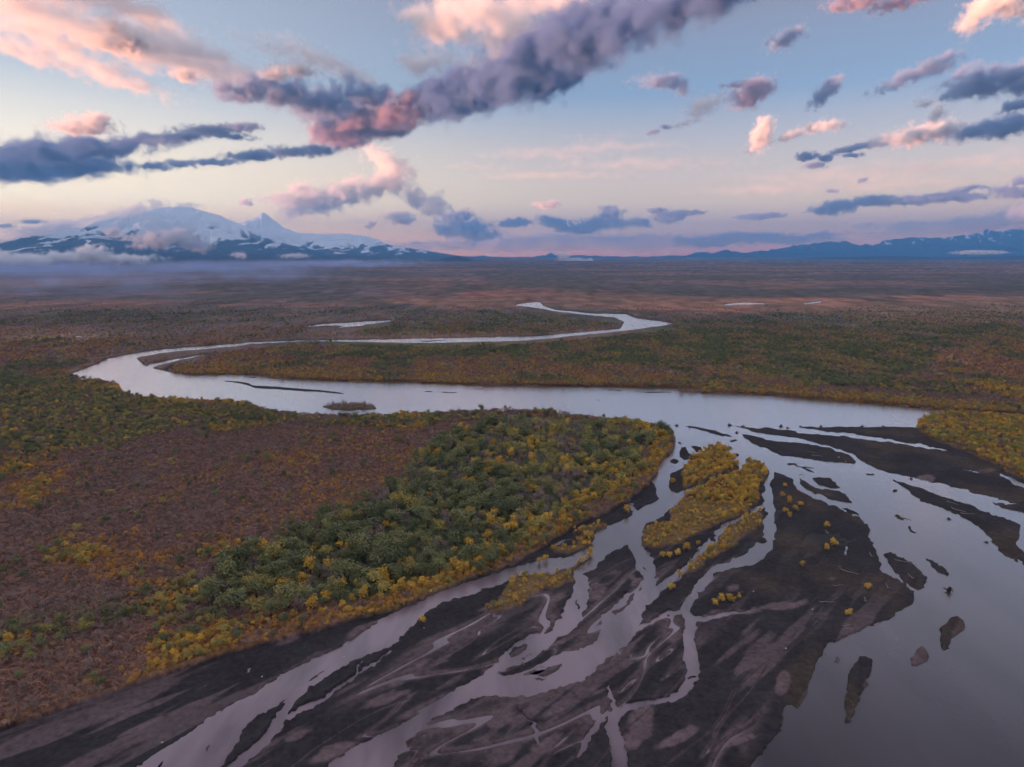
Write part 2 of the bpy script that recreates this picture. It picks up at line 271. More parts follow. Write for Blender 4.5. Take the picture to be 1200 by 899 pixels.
# near bank
paint([(-300,440),(90,445),(140,462),(220,478),(300,482),(380,492),(520,492),(420,503),(250,500),(120,520),(-300,560)], C_OLIVE, 8)
paint([(-300,470),(60,470),(110,500),(-300,545)], C_GOLD * .7, 8, .6)
paint([(-300,545),(140,520),(300,500),(440,505),(545,505),(530,545),(440,590),(330,620),(140,640),(-300,660)], C_HEATH, 10)
paint([(-300,610),(140,612),(260,640),(100,690),(-300,720)], C_RUST * .55 + C_HEATH * .3, 10, .6)
paint([(430,590),(470,560),(530,512),(600,487),(700,494),(760,502),(788,516),(786,530),(770,548),(764,560),(735,582),(690,605),(650,628),(600,658),(560,672),(500,697),(450,715),(380,722),(320,700),(340,650)], C_GREEN, 8)
paint([(-300,730),(60,720),(200,690),(320,650),(400,640),(400,680),(260,712),(100,750),(-300,790)], C_OLIVE, 8)
paint([(-300,790),(100,745),(300,705),(430,715),(400,731),(310,757),(150,806),(-300,950)], C_RUST * .55 + C_HEATH * .25, 6)
paint([(440,722),(560,676),(640,640),(740,584),(790,525),(780,515),(700,585),(600,640),(500,680),(420,712)], C_GOLD * .8, 5)
paint([(-80,880),(0,857),(150,806),(310,757),(400,731),(440,722),(440,712),(300,745),(150,795),(0,845),(-80,865)], C_ORANGE, 4, .7)
isl = veg_isle[:, None]; col = col * (1 - isl) + (C_ORANGE * .40 + C_OLIVE * .35) * isl
col *= (0.72 + 0.56 * bigr)[:, None]
# clumps of darker brush and paler grass on the far plain, at the size they have there
far = sstep(tt[:, None] * np.ones((1, nc)), 500, 1400).ravel()
cl = fbm(X / 90, Y / 160, 4, 40).ravel(); st = fbm(X / 700, Y / 420, 5, 44).ravel(); sp = fbm(X / 28, Y / 60, 3, 48).ravel()
w = (far * sstep(cl, .50, .58) * .8)[:, None]; col = col * (1 - w) + C_DARKW * w
w = (far * sstep(st, .50, .58) * .75)[:, None]; col = col * (1 - w) + C_DARKW * 1.1 * w
w = (far * sstep(1 - st, .53, .62) * .6)[:, None]; col = col * (1 - w) + np.array((.135, .074, .050)) * w
col *= (1 + far * (sp - .5) * 1.3)[:, None]
# gravel and silt
G = np.tile(np.array((.030, .0255, .029)), (len(h), 1))
G *= (0.75 + 0.5 * fl)[:, None]
mud = np.zeros(len(h))
ang = UV
for (mu, mv, ra, rb, t) in MUD:
    c, s = math.cos(t), math.sin(t)
    du, dv_ = UV[:, 0] - mu, UV[:, 1] - mv
    q = np.hypot((du * c + dv_ * s) / ra, (-du * s + dv_ * c) / rb)
    mud = np.maximum(mud, sstep(1.0 - q + 4.5 * (fl - .5) + 1.6 * (finer - .5), .05, .75))
near = sstep(UV[:, 1], 640, 760); mud = np.maximum(mud, rsilt * .85)
mud = np.maximum(mud, near * sstep(fbm((X * 0.74 - Y * 0.67) / 6, (X * 0.67 + Y * 0.74) / 48, 5, 60).ravel(), .565, .66) * .75)
G = G * (1 - mud[:, None] * .85) + np.array((.135, .092, .100)) * mud[:, None] * .85
brown = (sstep(fbm(X / 30, Y / 30, 4, 70).ravel(), .5, .7) * sstep(UV[:, 0], 760, 900) * .5)[:, None]
G = G * (1 - brown) + np.array((.072, .050, .034)) * brown
wetg = sstep(h, 0.16, 0.0)[:, None]
G = G * (1 - .25 * wetg)
col = 1.75 * col * land[:, None] + G * gravel[:, None]
h_land = h.copy()
h = h * 1.0
# small mounds so that the far plain is not dead flat
h += (far * land * 5.0 * (st - .45)).clip(-.3, 6)

def grid_mesh(name, P, nr, nc):
    me = bpy.data.meshes.new(name)
    i = np.arange(nr * nc).reshape(nr, nc)
    q = np.stack([i[:-1, :-1], i[:-1, 1:], i[1:, 1:], i[1:, :-1]], -1).reshape(-1, 4)
    me.vertices.add(len(P)); me.vertices.foreach_set('co', np.asarray(P, np.float32).ravel())
    me.loops.add(q.size); me.loops.foreach_set('vertex_index', q.ravel().astype(np.int32))
    me.polygons.add(len(q)); me.polygons.foreach_set('loop_start', np.arange(0, q.size, 4, dtype=np.int32))
    me.polygons.foreach_set('use_smooth', np.ones(len(q), bool))
    me.update(); me.validate(); return me
def add_color(me, name, c):
    a = me.color_attributes.new(name, 'FLOAT_COLOR', 'POINT')
    rgba = np.ones((len(c), 4), np.float32); rgba[:, :3] = c; a.data.foreach_set('color', rgba.ravel())
def add_float(me, name, c):
    a = me.attributes.new(name, 'FLOAT', 'POINT'); a.data.foreach_set('value', np.asarray(c, np.float32))
def mat(name, rough=0.9, spec=0.2):
    m = bpy.data.materials.new(name); m.use_nodes = True
    b = m.node_tree.nodes['Principled BSDF']; b.inputs['Roughness'].default_value = rough
    b.inputs['Specular IOR Level'].default_value = spec; return m, m.node_tree.nodes, m.node_tree.links, b
def put(name, me, kind=None, parent=None, m=None):
    o = bpy.data.objects.new(name, me); COL.objects.link(o)
    if m is not None: me.materials.clear(); me.materials.append(m)
    if kind: o['kind'] = kind
    if parent is not None: o.parent = parent
    return o

# flood-plain material: albedo from the plan, broken up by grain at two scales
m_ground, n, l, b = mat('flood_plain', 0.92, 0.15)
at = n.new('ShaderNodeAttribute'); at.attribute_name = 'col'
ag = n.new('ShaderNodeAttribute'); ag.attribute_name = 'gravel'
tc = n.new('ShaderNodeTexCoord')
n1 = n.new('ShaderNodeTexNoise'); n1.inputs['Scale'].default_value = 0.55; n1.inputs['Detail'].default_value = 7; n1.inputs['Roughness'].default_value = .7; l.new(tc.outputs['Object'], n1.inputs['Vector'])
n2 = n.new('ShaderNodeTexNoise'); n2.inputs['Scale'].default_value = 0.06; n2.inputs['Detail'].default_value = 6; n2.inputs['Roughness'].default_value = .65; l.new(tc.outputs['Object'], n2.inputs['Vector'])
def maprange(src, a, b_, c, d):
    k = n.new('ShaderNodeMapRange'); l.new(src, k.inputs[0])
    for i, x in enumerate((a, b_, c, d)): k.inputs[1 + i].default_value = x
    return k.outputs[0]
ml = n.new('ShaderNodeMath'); ml.operation = 'MULTIPLY'; l.new(maprange(n1.outputs[0], .3, .7, .55, 1.45), ml.inputs[0]); l.new(maprange(n2.outputs[0], .3, .7, .75, 1.25), ml.inputs[1])
mc = n.new('ShaderNodeVectorMath'); mc.operation = 'SCALE'; l.new(at.outputs['Color'], mc.inputs[0]); l.new(ml.outputs[0], mc.inputs['Scale'])
l.new(mc.outputs[0], b.inputs['Base Color'])
bp = n.new('ShaderNodeBump'); bp.inputs['Strength'].default_value = .6; bp.inputs['Distance'].default_value = .5; l.new(n1.outputs[0], bp.inputs['Height']); l.new(bp.outputs[0], b.inputs['Normal'])
wet = n.new('ShaderNodeAttribute'); wet.attribute_name = 'wet'
l.new(maprange(wet.outputs['Fac'], 0, 1, .92, .38), b.inputs['Roughness'])

me = grid_mesh('flood_plain', np.stack([X.ravel(), Y.ravel(), h], 1), nr, nc)
add_color(me, 'col', col); add_float(me, 'gravel', gravel); add_float(me, 'wet', (sstep(h, .15, .01) * gravel * .9 + mud * gravel * .35).clip(0, 1))
put('flood_plain', me, 'structure', m=m_ground)

# the wider plain around and below it
m_out, n, l, b = mat('outer_plain', 0.95, 0.1)
nz = n.new('ShaderNodeTexNoise'); nz.inputs['Scale'].default_value = 0.002; nz.inputs['Detail'].default_value = 8
cr = n.new('ShaderNodeValToRGB'); cr.color_ramp.elements[0].position = .35; cr.color_ramp.elements[0].color = (.05, .042, .04, 1); cr.color_ramp.elements[1].position = .65; cr.color_ramp.elements[1].color = (.12, .07, .06, 1)
tc = n.new('ShaderNodeTexCoord'); l.new(tc.outputs['Object'], nz.inputs['Vector']); l.new(nz.outputs[0], cr.inputs[0]); l.new(cr.outputs[0], b.inputs['Base Color'])
bm = bmesh.new(); bmesh.ops.create_circle(bm, cap_ends=True, radius=43000, segments=128)
me = bpy.data.meshes.new('outer_plain'); bm.to_mesh(me); bm.free()
o = put('outer_plain', me, 'structure', m=m_out); o.location = (0, 0, -2.5)

# ---------------------------------------------------------------- water
m_water, n, l, b = mat('river_water', 1.0, 0.0)
tc = n.new('ShaderNodeTexCoord')
silt = n.new('ShaderNodeAttribute'); silt.attribute_name = 'silt'
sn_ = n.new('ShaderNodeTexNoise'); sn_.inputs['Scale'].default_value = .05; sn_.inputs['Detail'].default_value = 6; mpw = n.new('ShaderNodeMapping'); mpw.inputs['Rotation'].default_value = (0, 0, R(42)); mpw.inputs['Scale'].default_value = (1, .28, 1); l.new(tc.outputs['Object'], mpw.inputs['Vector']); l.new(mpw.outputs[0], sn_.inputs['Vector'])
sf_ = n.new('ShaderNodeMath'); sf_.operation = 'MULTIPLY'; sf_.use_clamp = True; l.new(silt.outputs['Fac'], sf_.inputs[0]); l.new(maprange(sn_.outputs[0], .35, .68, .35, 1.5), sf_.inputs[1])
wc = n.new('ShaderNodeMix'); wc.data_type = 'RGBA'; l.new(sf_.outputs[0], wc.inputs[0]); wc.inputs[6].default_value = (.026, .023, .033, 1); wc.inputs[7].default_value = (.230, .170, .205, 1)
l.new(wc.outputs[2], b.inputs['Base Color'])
rp = n.new('ShaderNodeTexNoise'); rp.inputs['Scale'].default_value = .9; rp.inputs['Detail'].default_value = 4; l.new(tc.outputs['Object'], rp.inputs['Vector'])
rp2 = n.new('ShaderNodeTexNoise'); rp2.inputs['Scale'].default_value = .035; rp2.inputs['Detail'].default_value = 6; l.new(tc.outputs['Object'], rp2.inputs['Vector'])
ad = n.new('ShaderNodeMath'); ad.operation = 'MULTIPLY_ADD'; l.new(rp2.outputs[0], ad.inputs[0]); ad.inputs[1].default_value = 5.0; l.new(rp.outputs[0], ad.inputs[2])
bp = n.new('ShaderNodeBump'); bp.inputs['Strength'].default_value = .10; bp.inputs['Distance'].default_value = .06; l.new(ad.outputs[0], bp.inputs['Height'])
fr = n.new('ShaderNodeFresnel'); fr.inputs['IOR'].default_value = 1.33; l.new(bp.outputs[0], fr.inputs['Normal'])
fm = n.new('ShaderNodeMath'); fm.operation = 'MULTIPLY'; l.new(fr.outputs[0], fm.inputs[0]); fm.inputs[1].default_value = 5.0
gl = n.new('ShaderNodeBsdfGlossy'); gl.inputs['Roughness'].default_value = .26; l.new(bp.outputs[0], gl.inputs['Normal'])
ms = n.new('ShaderNodeMixShader'); f2_ = n.new('ShaderNodeMath'); f2_.operation = 'MAXIMUM'; f1_ = n.new('ShaderNodeMath'); f1_.operation = 'SUBTRACT'; l.new(fm.outputs[0], f1_.inputs[0]); f1_.inputs[1].default_value = .15; f1_.use_clamp = True; l.new(f1_.outputs[0], f2_.inputs[0]); f2_.inputs[1].default_value = .02; l.new(f2_.outputs[0], ms.inputs[0]); l.new(b.outputs[0], ms.inputs[1]); l.new(gl.outputs[0], ms.inputs[2])
l.new(ms.outputs[0], n['Material Output'].inputs['Surface'])
vr = np.concatenate([[3200, 2000, 1500, 1200, 1060], np.arange(985, 352, -6.0), [351.5]])
ur = np.arange(-598, 1799, 13.0)
ta = H / (SP - (CY - vr) / F * CP)
WX = ta[:, None] * ((ur - CX) / F)[None, :]; WY = np.broadcast_to((ta * (CP + (CY - vr) / F * SP))[:, None], WX.shape)
me = grid_mesh('river', np.stack([WX.ravel(), WY.ravel(), np.zeros(WX.size)], 1), len(vr), len(ur))
UW = np.broadcast_to(ur, WX.shape); VW = np.broadcast_to(vr[:, None], WX.shape)
PW = np.stack([UW.ravel(), VW.ravel()], 1)
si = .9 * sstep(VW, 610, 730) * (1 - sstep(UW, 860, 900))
si = np.maximum(si, .24 * sstep(VW, 540, 640) * (1 - .6 * sstep(VW, 680, 880))); si = np.maximum(si, .75 * (1 - sstep(VW, 500, 590)))  # upstream reach also lightened here in place of reflected sky, through the silt colour
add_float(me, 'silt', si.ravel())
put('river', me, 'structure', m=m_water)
# ---------------------------------------------------------------- mountains, each a height field under its own skyline
m_mount, n, l, b = mat('mountain', 0.9, 0.1)
at = n.new('ShaderNodeAttribute'); at.attribute_name = 'snow'
tc = n.new('ShaderNodeTexCoord')
n1 = n.new('ShaderNodeTexNoise'); n1.inputs['Scale'].default_value = 0.004; n1.inputs['Detail'].default_value = 8; n1.inputs['Roughness'].default_value = .7; l.new(tc.outputs['Object'], n1.inputs['Vector'])
sm = n.new('ShaderNodeMath'); sm.operation = 'MULTIPLY_ADD'; l.new(n1.outputs[0], sm.inputs[0]); sm.inputs[1].default_value = .7; l.new(at.outputs['Fac'], sm.inputs[2])
sc = maprange(sm.outputs[0], .72, 1.0, 0, 1)
mc = n.new('ShaderNodeMix'); mc.data_type = 'RGBA'; l.new(sc, mc.inputs[0]); mc.inputs[6].default_value = (.042, .044, .050, 1); mc.inputs[7].default_value = (.86, .88, .91, 1)
l.new(mc.outputs[2], b.inputs['Base Color'])
def mountain(name, sky_pts, dist, depth, snow0, snow1, label, seed, back=0.35, power=1.5, rib=0.30, nx=260, ny=110, rug=1.0, crest=.04):
    P = []
    for u, v in sky_pts:
        d = ray(u, v); P.append((d.x / d.y * dist, H + d.z / d.y * dist))
    P = np.array(P)
    xs = np.linspace(P[0, 0], P[-1, 0], nx)
    zs = np.interp(xs, P[:, 0], P[:, 1])
    zs = zs + (zs.max() * crest) * (fbm(xs / (dist * .012), xs * 0, 5, seed + 31, .6) - .5)
    k = np.hanning(5); k /= k.sum(); zs = np.convolve(np.pad(zs, 2, 'edge'), k, 'valid')
    s = np.concatenate([np.linspace(-back, 0, ny // 4)[:-1], np.linspace(0, 1, ny)])
    Xm, Sm = np.meshgrid(xs, s); Ym = dist - Sm * depth
    g = np.where(Sm > 0, (1 - Sm.clip(0, 1)) ** power, (1 + Sm / back).clip(0, 1))
    q = depth / 7
    wx = Xm + q * .8 * (fbm(Xm / q, Ym / q, 3, seed) - .5)
    rd = 1 - np.abs(np.clip(4.4 * (fbm(wx / (q * .40), Ym / (q * 2.6), 5, seed + 1, .55) - .5), -1, 1))     # gullies run down the fall line
    fb = .6 * (fbm(Xm / (q * .5), Ym / (q * .5), 5, seed + 5) - .5) + .9 * (fbm(wx / (q * .13), Ym / (q * .9), 4, seed + 9, .6) - .5)
    zc = np.broadcast_to(zs, Xm.shape)
    env = np.abs(Sm).clip(0, .12) / .12
    Z = zc * g * (1 - rib * env * (1 - rd) * 1.6 * np.clip(1 - Sm, 0, 1)) + zc.max() * .05 * rug * fb * (.35 + env) * np.clip(1 - Sm, 0, 1)
    Z = Z - 40 * np.clip(Sm, 0, 1) ** 2 - 60 * (Sm < -back * .8)
    top = zs.max()
    fl2 = fbm(wx / (q * .11), Ym / (q * 1.1), 4, seed + 14, .6); sn = np.clip(.5 + (Z / top - (snow0 + snow1) / 2) / (snow1 - snow0) + 3.2 * (fl2 - .5) + .5 * (rd - .55), 0, 1)
    me = grid_mesh(name, np.stack([Xm.ravel(), Ym.ravel(), Z.ravel()], 1), len(s), nx)
    add_float(me, 'snow', sn.ravel())
    o = put(name, me, 'structure', m=m_mount); o['label'] = label; return o
mountain('volcano', [(-330,318),(-200,311),(-120,307),(-40,302),(0,298),(32,290),(74,281),(104,271),(121,263),(138,255),(152,250),(165,249),(180,245),(191,243),(205,242.5),(221,242),(235,246),(253,251),(270,258),(285,264),(300,272),(315,280),(345,288),(374,294),(405,297),(435,299.5),(470,302.5),(520,306)], 24000, 12500, .22, .50, 'broad snow-capped volcano rising over the plain', 3, power=1.75, nx=560, ny=190, rib=.5, rug=1.8, crest=.05)
mountain('snow_cone', [(225,272),(262,266),(285,260),(296,256),(304,251.5),(308,249),(312,251),(320,257),(333,266.5),(348,272.6),(370,274),(400,273.5),(431,277),(444,281),(457,287),(500,294),(560,303),(600,306)], 29000, 9000, .12, .30, 'pale snow-covered cone with a long right-hand shoulder', 8, nx=300, rib=.25)
mountain('hill', [(490,306),(517,303.5),(526,301.5),(535,299.8),(543,302),(555,304.5),(580,306)], 15000, 2600, 3, 4, 'small dark cone-shaped hill on the horizon', 12, nx=90, ny=40)
mountain('mountain_range', [(530,306),(546,302.5),(564,300),(585,303.6),(613,303.2),(630,301.5),(645,298),(656,301.5),(668,300),(685,301),(720,302),(767,302.5),(784,299),(800,301),(821,295.6),(853,294),(871,297),(907,292),(930,288.5),(953,285),(985,283),(1000,286.5),(1017,287.6),(1049,279.5),(1085,278),(1100,279.5),(1120,276),(1140,274),(1156,270.6),(1180,270),(1200,267),(1260,260),(1330,268),(1420,285),(1500,300)], 37500, 7000, .55, 1.05, 'long blue mountain range along the right horizon', 17, nx=800, ny=110, rib=.5, rug=2, crest=.22)
mountain('low_ridge', [(820,306),(880,304.5),(935,303),(978,300.8),(1000,301.5),(1031,300),(1070,300.5),(1102,302),(1150,301),(1200,299.5),(1300,300),(1420,304)], 21000, 3500, 3, 4, 'dark low wooded ridge at the foot of the right range', 23, nx=240, ny=40)
# ---------------------------------------------------------------- vegetation
def leaf_mat(name, c0, c1, rough=.8):
    m, n, l, b = mat(name, rough, .15)
    oi = n.new('ShaderNodeObjectInfo'); cr = n.new('ShaderNodeMix'); cr.data_type = 'RGBA'
    cr.inputs[6].default_value = (*c0, 1); cr.inputs[7].default_value = (*c1, 1); l.new(oi.outputs['Random'], cr.inputs[0])
    at = n.new('ShaderNodeAttribute'); at.attribute_name = 'tone'
    v = n.new('ShaderNodeVectorMath'); v.operation = 'SCALE'; l.new(cr.outputs[2], v.inputs[0]); l.new(maprange(at.outputs['Fac'], 0, 1, .55, 1.5), v.inputs['Scale'])
    l.new(v.outputs[0], b.inputs['Base Color']); return m
M_GREEN = leaf_mat('green_leaves', (0.112, 0.129, 0.070), (0.245, 0.245, 0.109))
M_OLIVE = leaf_mat('olive_leaves', (0.231, 0.210, 0.088), (0.450, 0.362, 0.106))
M_GOLD = leaf_mat('golden_leaves', (0.42, 0.26, 0.055), (0.74, 0.45, 0.08))
M_ORANGE = leaf_mat('orange_leaves', (0.36, 0.180, 0.062), (0.60, 0.315, 0.085))
M_GREY = leaf_mat('bare_twigs', (0.165, 0.122, 0.118), (0.320, 0.222, 0.195))
M_HEATH = leaf_mat('heath_leaves', (0.212, 0.125, 0.108), (0.40, 0.230, 0.175))
M_BARK, _, _, bb = mat('bark', .9, .1); bb.inputs['Base Color'].default_value = (.07, .055, .045, 1)
vr_ = random.Random(5)
def foliage(name, m, hgt, rad, n, size, lobes, base=.15, seed=0, upright=0.0):
    """a crown: many small leaf sprays filling several uneven lobes"""
    r = random.Random(seed); V_, F_, T_ = [], [], []
    lob = []
    for i in range(lobes):
        a = 6.2832 * i / lobes + r.uniform(-.5, .5); d = rad * r.uniform(.25, .62) if i else 0
        lr = rad * r.uniform(.42, .66)
        z = hgt * r.uniform(base + .28, .80) if i else hgt * .66
        lob.append((Vector((math.cos(a) * d, math.sin(a) * d, min(z, hgt - lr * .8))), lr, r.uniform(.25, .75)))
    for i in range(n):
        c, lr, tone = lob[i % lobes]
        dv_ = Vector((r.gauss(0, 1), r.gauss(0, 1), r.gauss(.25, 1))).normalized()
        rr = lr * (r.random() ** .45) * r.uniform(.85, 1.12)
        p = c + Vector((dv_.x * rr, dv_.y * rr, dv_.z * rr * (1.05 + upright)))
        if p.z < hgt * .05: p.z = hgt * r.uniform(.05, .2)
        nrm = (dv_ + Vector((r.gauss(0, .6), r.gauss(0, .6), r.gauss(.2, .6)))).normalized()
        t1 = nrm.orthogonal().normalized(); t1.rotate(Matrix.Rotation(r.uniform(0, 6.28), 3, nrm)); t2 = nrm.cross(t1)
        s = size * r.uniform(.6, 1.3); k = len(V_)
        V_ += [p - t1 * s * .5, p + t2 * s * r.uniform(.35, .6) + nrm * s * .12, p + t1 * s * .5, p - t2 * s * r.uniform(.35, .6) + nrm * s * .1]
        F_.append((k, k + 1, k + 2, k + 3)); tn = min(1, max(0, tone + r.uniform(-.28, .28))); T_ += [tn] * 4
    me = bpy.data.meshes.new(name); me.from_pydata([tuple(v) for v in V_], [], F_); add_float(me, 'tone', T_); me.materials.append(m); me.update()
    return me
def tube(V_, F_, pts, sides=5):
    """a tapering limb through (point, radius) stations, appended to vertex and face lists"""
    base = len(V_)
    for i, (p, rr) in enumerate(pts):
        q = pts[min(i + 1, len(pts) - 1)][0] - pts[max(i - 1, 0)][0]
        q = q.normalized() if q.length > 1e-6 else Vector((0, 0, 1)); a = q.orthogonal().normalized(); b_ = q.cross(a)
        for j in range(sides):
            t = 6.2832 * j / sides; V_.append(tuple(p + (a * math.cos(t) + b_ * math.sin(t)) * rr))
    for i in range(len(pts) - 1):
        for j in range(sides):
            F_.append((base + i * sides + j, base + i * sides + (j + 1) % sides, base + (i + 1) * sides + (j + 1) % sides, base + (i + 1) * sides + j))
    F_.append(tuple(base + (len(pts) - 1) * sides + j for j in range(sides)))
    F_.append(tuple(base + j for j in reversed(range(sides))))
def mesh_of(name, V_, F_, m):
    me = bpy.data.meshes.new(name); me.from_pydata(V_, [], F_); me.materials.append(m); me.update(); return me
def stems(name, hgt, rad, count, thick, seed=0):
    r = random.Random(seed); V_, F_ = [], []
    for i in range(count):
        a = 6.2832 * i / count + r.uniform(-.4, .4); d = rad * r.uniform(.3, .7) * (count > 1)
        top = Vector((math.cos(a) * d, math.sin(a) * d, hgt * r.uniform(.6, .85)))
        mid = top * .45 + Vector((r.uniform(-.1, .1), r.uniform(-.1, .1), 0)) * rad
        tube(V_, F_, [(Vector((top.x * .06, top.y * .06, -.15)), thick), (mid, thick * .7), (top, thick * .25)])
        for k in range(2):
            s0 = mid.lerp(top, r.uniform(0, .5)); b_ = r.uniform(0, 6.28)
            tube(V_, F_, [(s0, thick * .4), (s0 + Vector((math.cos(b_) * rad * .4, math.sin(b_) * rad * .4, hgt * .2)), thick * .12)], 4)
    return mesh_of(name, V_, F_, M_BARK)
LIB = bpy.data.collections.new('library')          # sources of the scattered ground cover; not part of the scene itself
def lib(kind, meshes):
    c = bpy.data.collections.new(kind)
    for i, me in enumerate(meshes):
        o = bpy.data.objects.new(kind, me); c.objects.link(o)
    return c
CR = {}
CR['green'] = [foliage('crown', M_GREEN, 7.2, 3.3, 560, .52, 8, seed=i) for i in range(4)]
CR['olive'] = [foliage('crown', M_OLIVE, 6.0, 2.8, 460, .48, 7, seed=10 + i) for i in range(4)]
CR['gold'] = [foliage('crown', M_GOLD, 3.6, 1.8, 300, .40, 6, base=.05, seed=20 + i, upright=.15) for i in range(4)]
CR['orange'] = [foliage('crown', M_ORANGE, 2.6, 1.5, 150, .45, 5, base=.0, seed=30 + i, upright=.1) for i in range(3)]
CR['heath'] = [foliage('crown', M_HEATH, 1.5, 1.4, 90, .42, 5, base=.0, seed=40 + i) for i in range(3)]
CR['grey'] = [foliage('crown', M_GREY, 4.2, 2.0, 260, .30, 7, base=.05, seed=50 + i, upright=.2) for i in range(4)]
ST = {'green': [stems('trunk', 7.0, 2.6, 3, .16, i) for i in range(4)], 'olive': [stems('trunk', 5.6, 2.2, 3, .13, i + 4) for i in range(4)],
      'gold': [stems('trunk', 3.4, 1.4, 5, .06, i + 8) for i in range(4)], 'grey': [stems('trunk', 3.8, 1.6, 5, .07, i + 12) for i in range(4)]}
LC = {k: lib(k + '_bush', v) for k, v in CR.items()}

def uv_of(x, y, z=0.0):
    dz = z - H; depth = y * CP - dz * SP; vert = y * SP + dz * CP
    return CX + F * x / depth, CY - F * vert / depth, depth
rflip = rows[::-1]
def lookup(arr, u, v):
    ri = np.clip(np.interp(v, rflip, np.arange(nr)[::-1]).round().astype(int), 0, nr - 1)
    ci = np.clip(np.interp((u - CX) / F, cols, np.arange(nc)).round().astype(int), 0, nc - 1)
    return arr.reshape(nr, nc)[ri, ci]
FOREST = [(430,590),(470,560),(530,514),(560,497),(600,487),(700,494),(750,500),(785,514),(786,530),(770,548),(764,560),(735,582),(690,605),(650,628),(600,658),(560,672),(500,697),(450,715),(400,724),(340,728),(285,724),(238,712),(232,694),(290,662),(340,640),(380,618)]
BELT = [(790,516),(770,556),(740,582),(700,605),(640,638),(600,660),(560,674),(528,688),(496,700),(464,714),(430,722),(380,734),(300,757),(300,740),(400,700),(450,690),(540,650),(620,610),(680,585),(720,560),(755,535),(770,515)]
GBAND = [(-60,760),(60,735),(180,695),(300,650),(380,610),(440,590),(420,640),(330,690),(240,712),(100,750),(-60,800)]
BANK = [(-300,440),(85,443),(100,449),(140,462),(210,474),(300,480),(380,492),(440,492),(540,487),(600,485),(590,500),(500,503),(400,503),(250,500),(120,530),(-300,570)]
EDGE = [(-80,885),(0,858),(71,836),(150,807),(310,758),(390,738),(380,715),(280,735),(120,775),(0,815),(-80,850)]
HEATHP = [(100,540),(280,505),(440,505),(545,508),(540,540),(440,590),(330,640),(150,650),(0,640)]
def rndpts(n, seed, y0, y1):
    r = np.random.default_rng(seed)
    y = np.sqrt(r.random(n) * (y1 * y1 - y0 * y0) + y0 * y0)
    x = (r.random(n) * 2 - 1) * .95 * (y * CP + H * SP); u, v, d = uv_of(x, y)
    z = lookup(h, u, v); ok = (lookup(land, u, v) > .6) & (z > .3) & (v < 1010)
    return x[ok], y[ok], z[ok], u[ok], v[ok], d[ok], r
PTS = {k: [] for k in CR}
def thin(x, y, gap):
    """drop points closer than the gap to an earlier one (grid hash)"""
    seen = {}; keep = np.zeros(len(x), bool)
    for i in range(len(x)):
        a, b_ = int(x[i] // gap), int(y[i] // gap); okk = True
        for p in range(a - 1, a + 2):
            for q in range(b_ - 1, b_ + 2):
                j = seen.get((p, q))
                if j is not None and (x[i] - x[j]) ** 2 + (y[i] - y[j]) ** 2 < gap * gap: okk = False; break
            if not okk: break
        if okk: seen[(a, b_)] = i; keep[i] = True
    return keep
def clump(x, y, s, sd_): return fbm(x / s, y / s, 3, sd_)
def add(kind, x, y, z, u, v, d, scale, r):
    PTS[kind].append(np.stack([x, y, z, scale, r.random(len(x)) * 6.283, u, v, d], 1))
# woodland on the inside of the bend
x, y, z, u, v, d, r = rndpts(90000, 1, 180, 620)
P = np.stack([u, v], 1); sf = sd(P, FOREST, 30); sb = sd(P, BELT, 30); isl = lookup(veg_isle, u, v) > .5
k = (sf + 26 * (clump(x, y, 30, 5) - .5) > 0) & ~isl; kp = np.nonzero(k)[0]; kp = kp[thin(x[kp], y[kp], 3.0)]
c1, c2 = clump(x[kp], y[kp], 34, 11), clump(x[kp], y[kp], 15, 14); q = r.random(len(kp))
gb = sstep(sb[kp], -6, 4)
k1, k2 = 4.0 * (c1 - .5), 4.0 * (c2 - .5)
pg = np.clip(.40 - gb * .30 + k1, .04, 1.0); po = np.clip(.28 + .34 * gb + k2 - .5 * k1, .04, 1.0); pgrey = np.clip(.36 - 1.2 * k2 - .5 * k1, .05, 1.1) * (1 - gb * .75)
tot = pg + po + pgrey + .07 + np.clip(.6 * k2 - .3 * k1, 0, .3) + gb * .65
q *= tot
kk = np.select([q < pg, q < pg + po, q < pg + po + pgrey], [0, 1, 2], 3)
for i, nm in enumerate(('green', 'olive', 'grey', 'gold')):
    j = kp[kk == i]; sc = (.55 + .85 * r.random(len(j)) ** 1.3) * np.where(nm == 'grey', 1.15, 1) * (1.25 if nm == 'gold' else 1.0); add(nm, x[j], y[j], z[j], u[j], v[j], d[j], sc * np.where(sb[j] > 3, .95, 1.0) * np.where(v[j] < 503, .72, 1.0), r)
# islands and bars
x, y, z, u, v, d, r = rndpts(160000, 2, 150, 620)
isl = lookup(veg_isle, u, v) > .6; kp = np.nonzero(isl)[0]
big2 = clump(x, y, 14, 3); kp = kp[thin(x[kp], y[kp], 1.15)]
c2 = clump(x[kp], y[kp], 10, 16); q = r.random(len(kp)); tall = (u[kp] > 1060) | ((u[kp] > 800) & (v[kp] < 590))
lowp = (big2[kp] < .47) & (u[kp] < 1060)
far_r = u[kp] > 1060; c4 = clump(x[kp], y[kp], 7, 91)
kk = np.where(lowp & (q < .40) | (q < .18), 1, np.where(q < .26 + .20 * lowp + .5 * far_r * (c4 < .46), 2, np.where((q > .90) | far_r & (c4 > .56) & (q > .45), 3, 0)))
kk = np.where(v[kp] < 482, np.where(u[kp] < 1000, 2, kk), kk)
for i, nm in enumerate(('gold', 'orange', 'grey', 'olive')):
    j = kp[kk == i]; t_ = tall[kk == i]; add(nm, x[j], y[j], z[j], u[j], v[j], d[j], np.where(t_, .90, .55) * np.where(lowp[kk == i], .8, 1.05) * (.5 + .7 * r.random(len(j))) * (.75 if nm == 'olive' else .75 if nm == 'grey' else 1) * np.where((u[j] < 700) & (v[j] < 500), 1.5, 1), r)
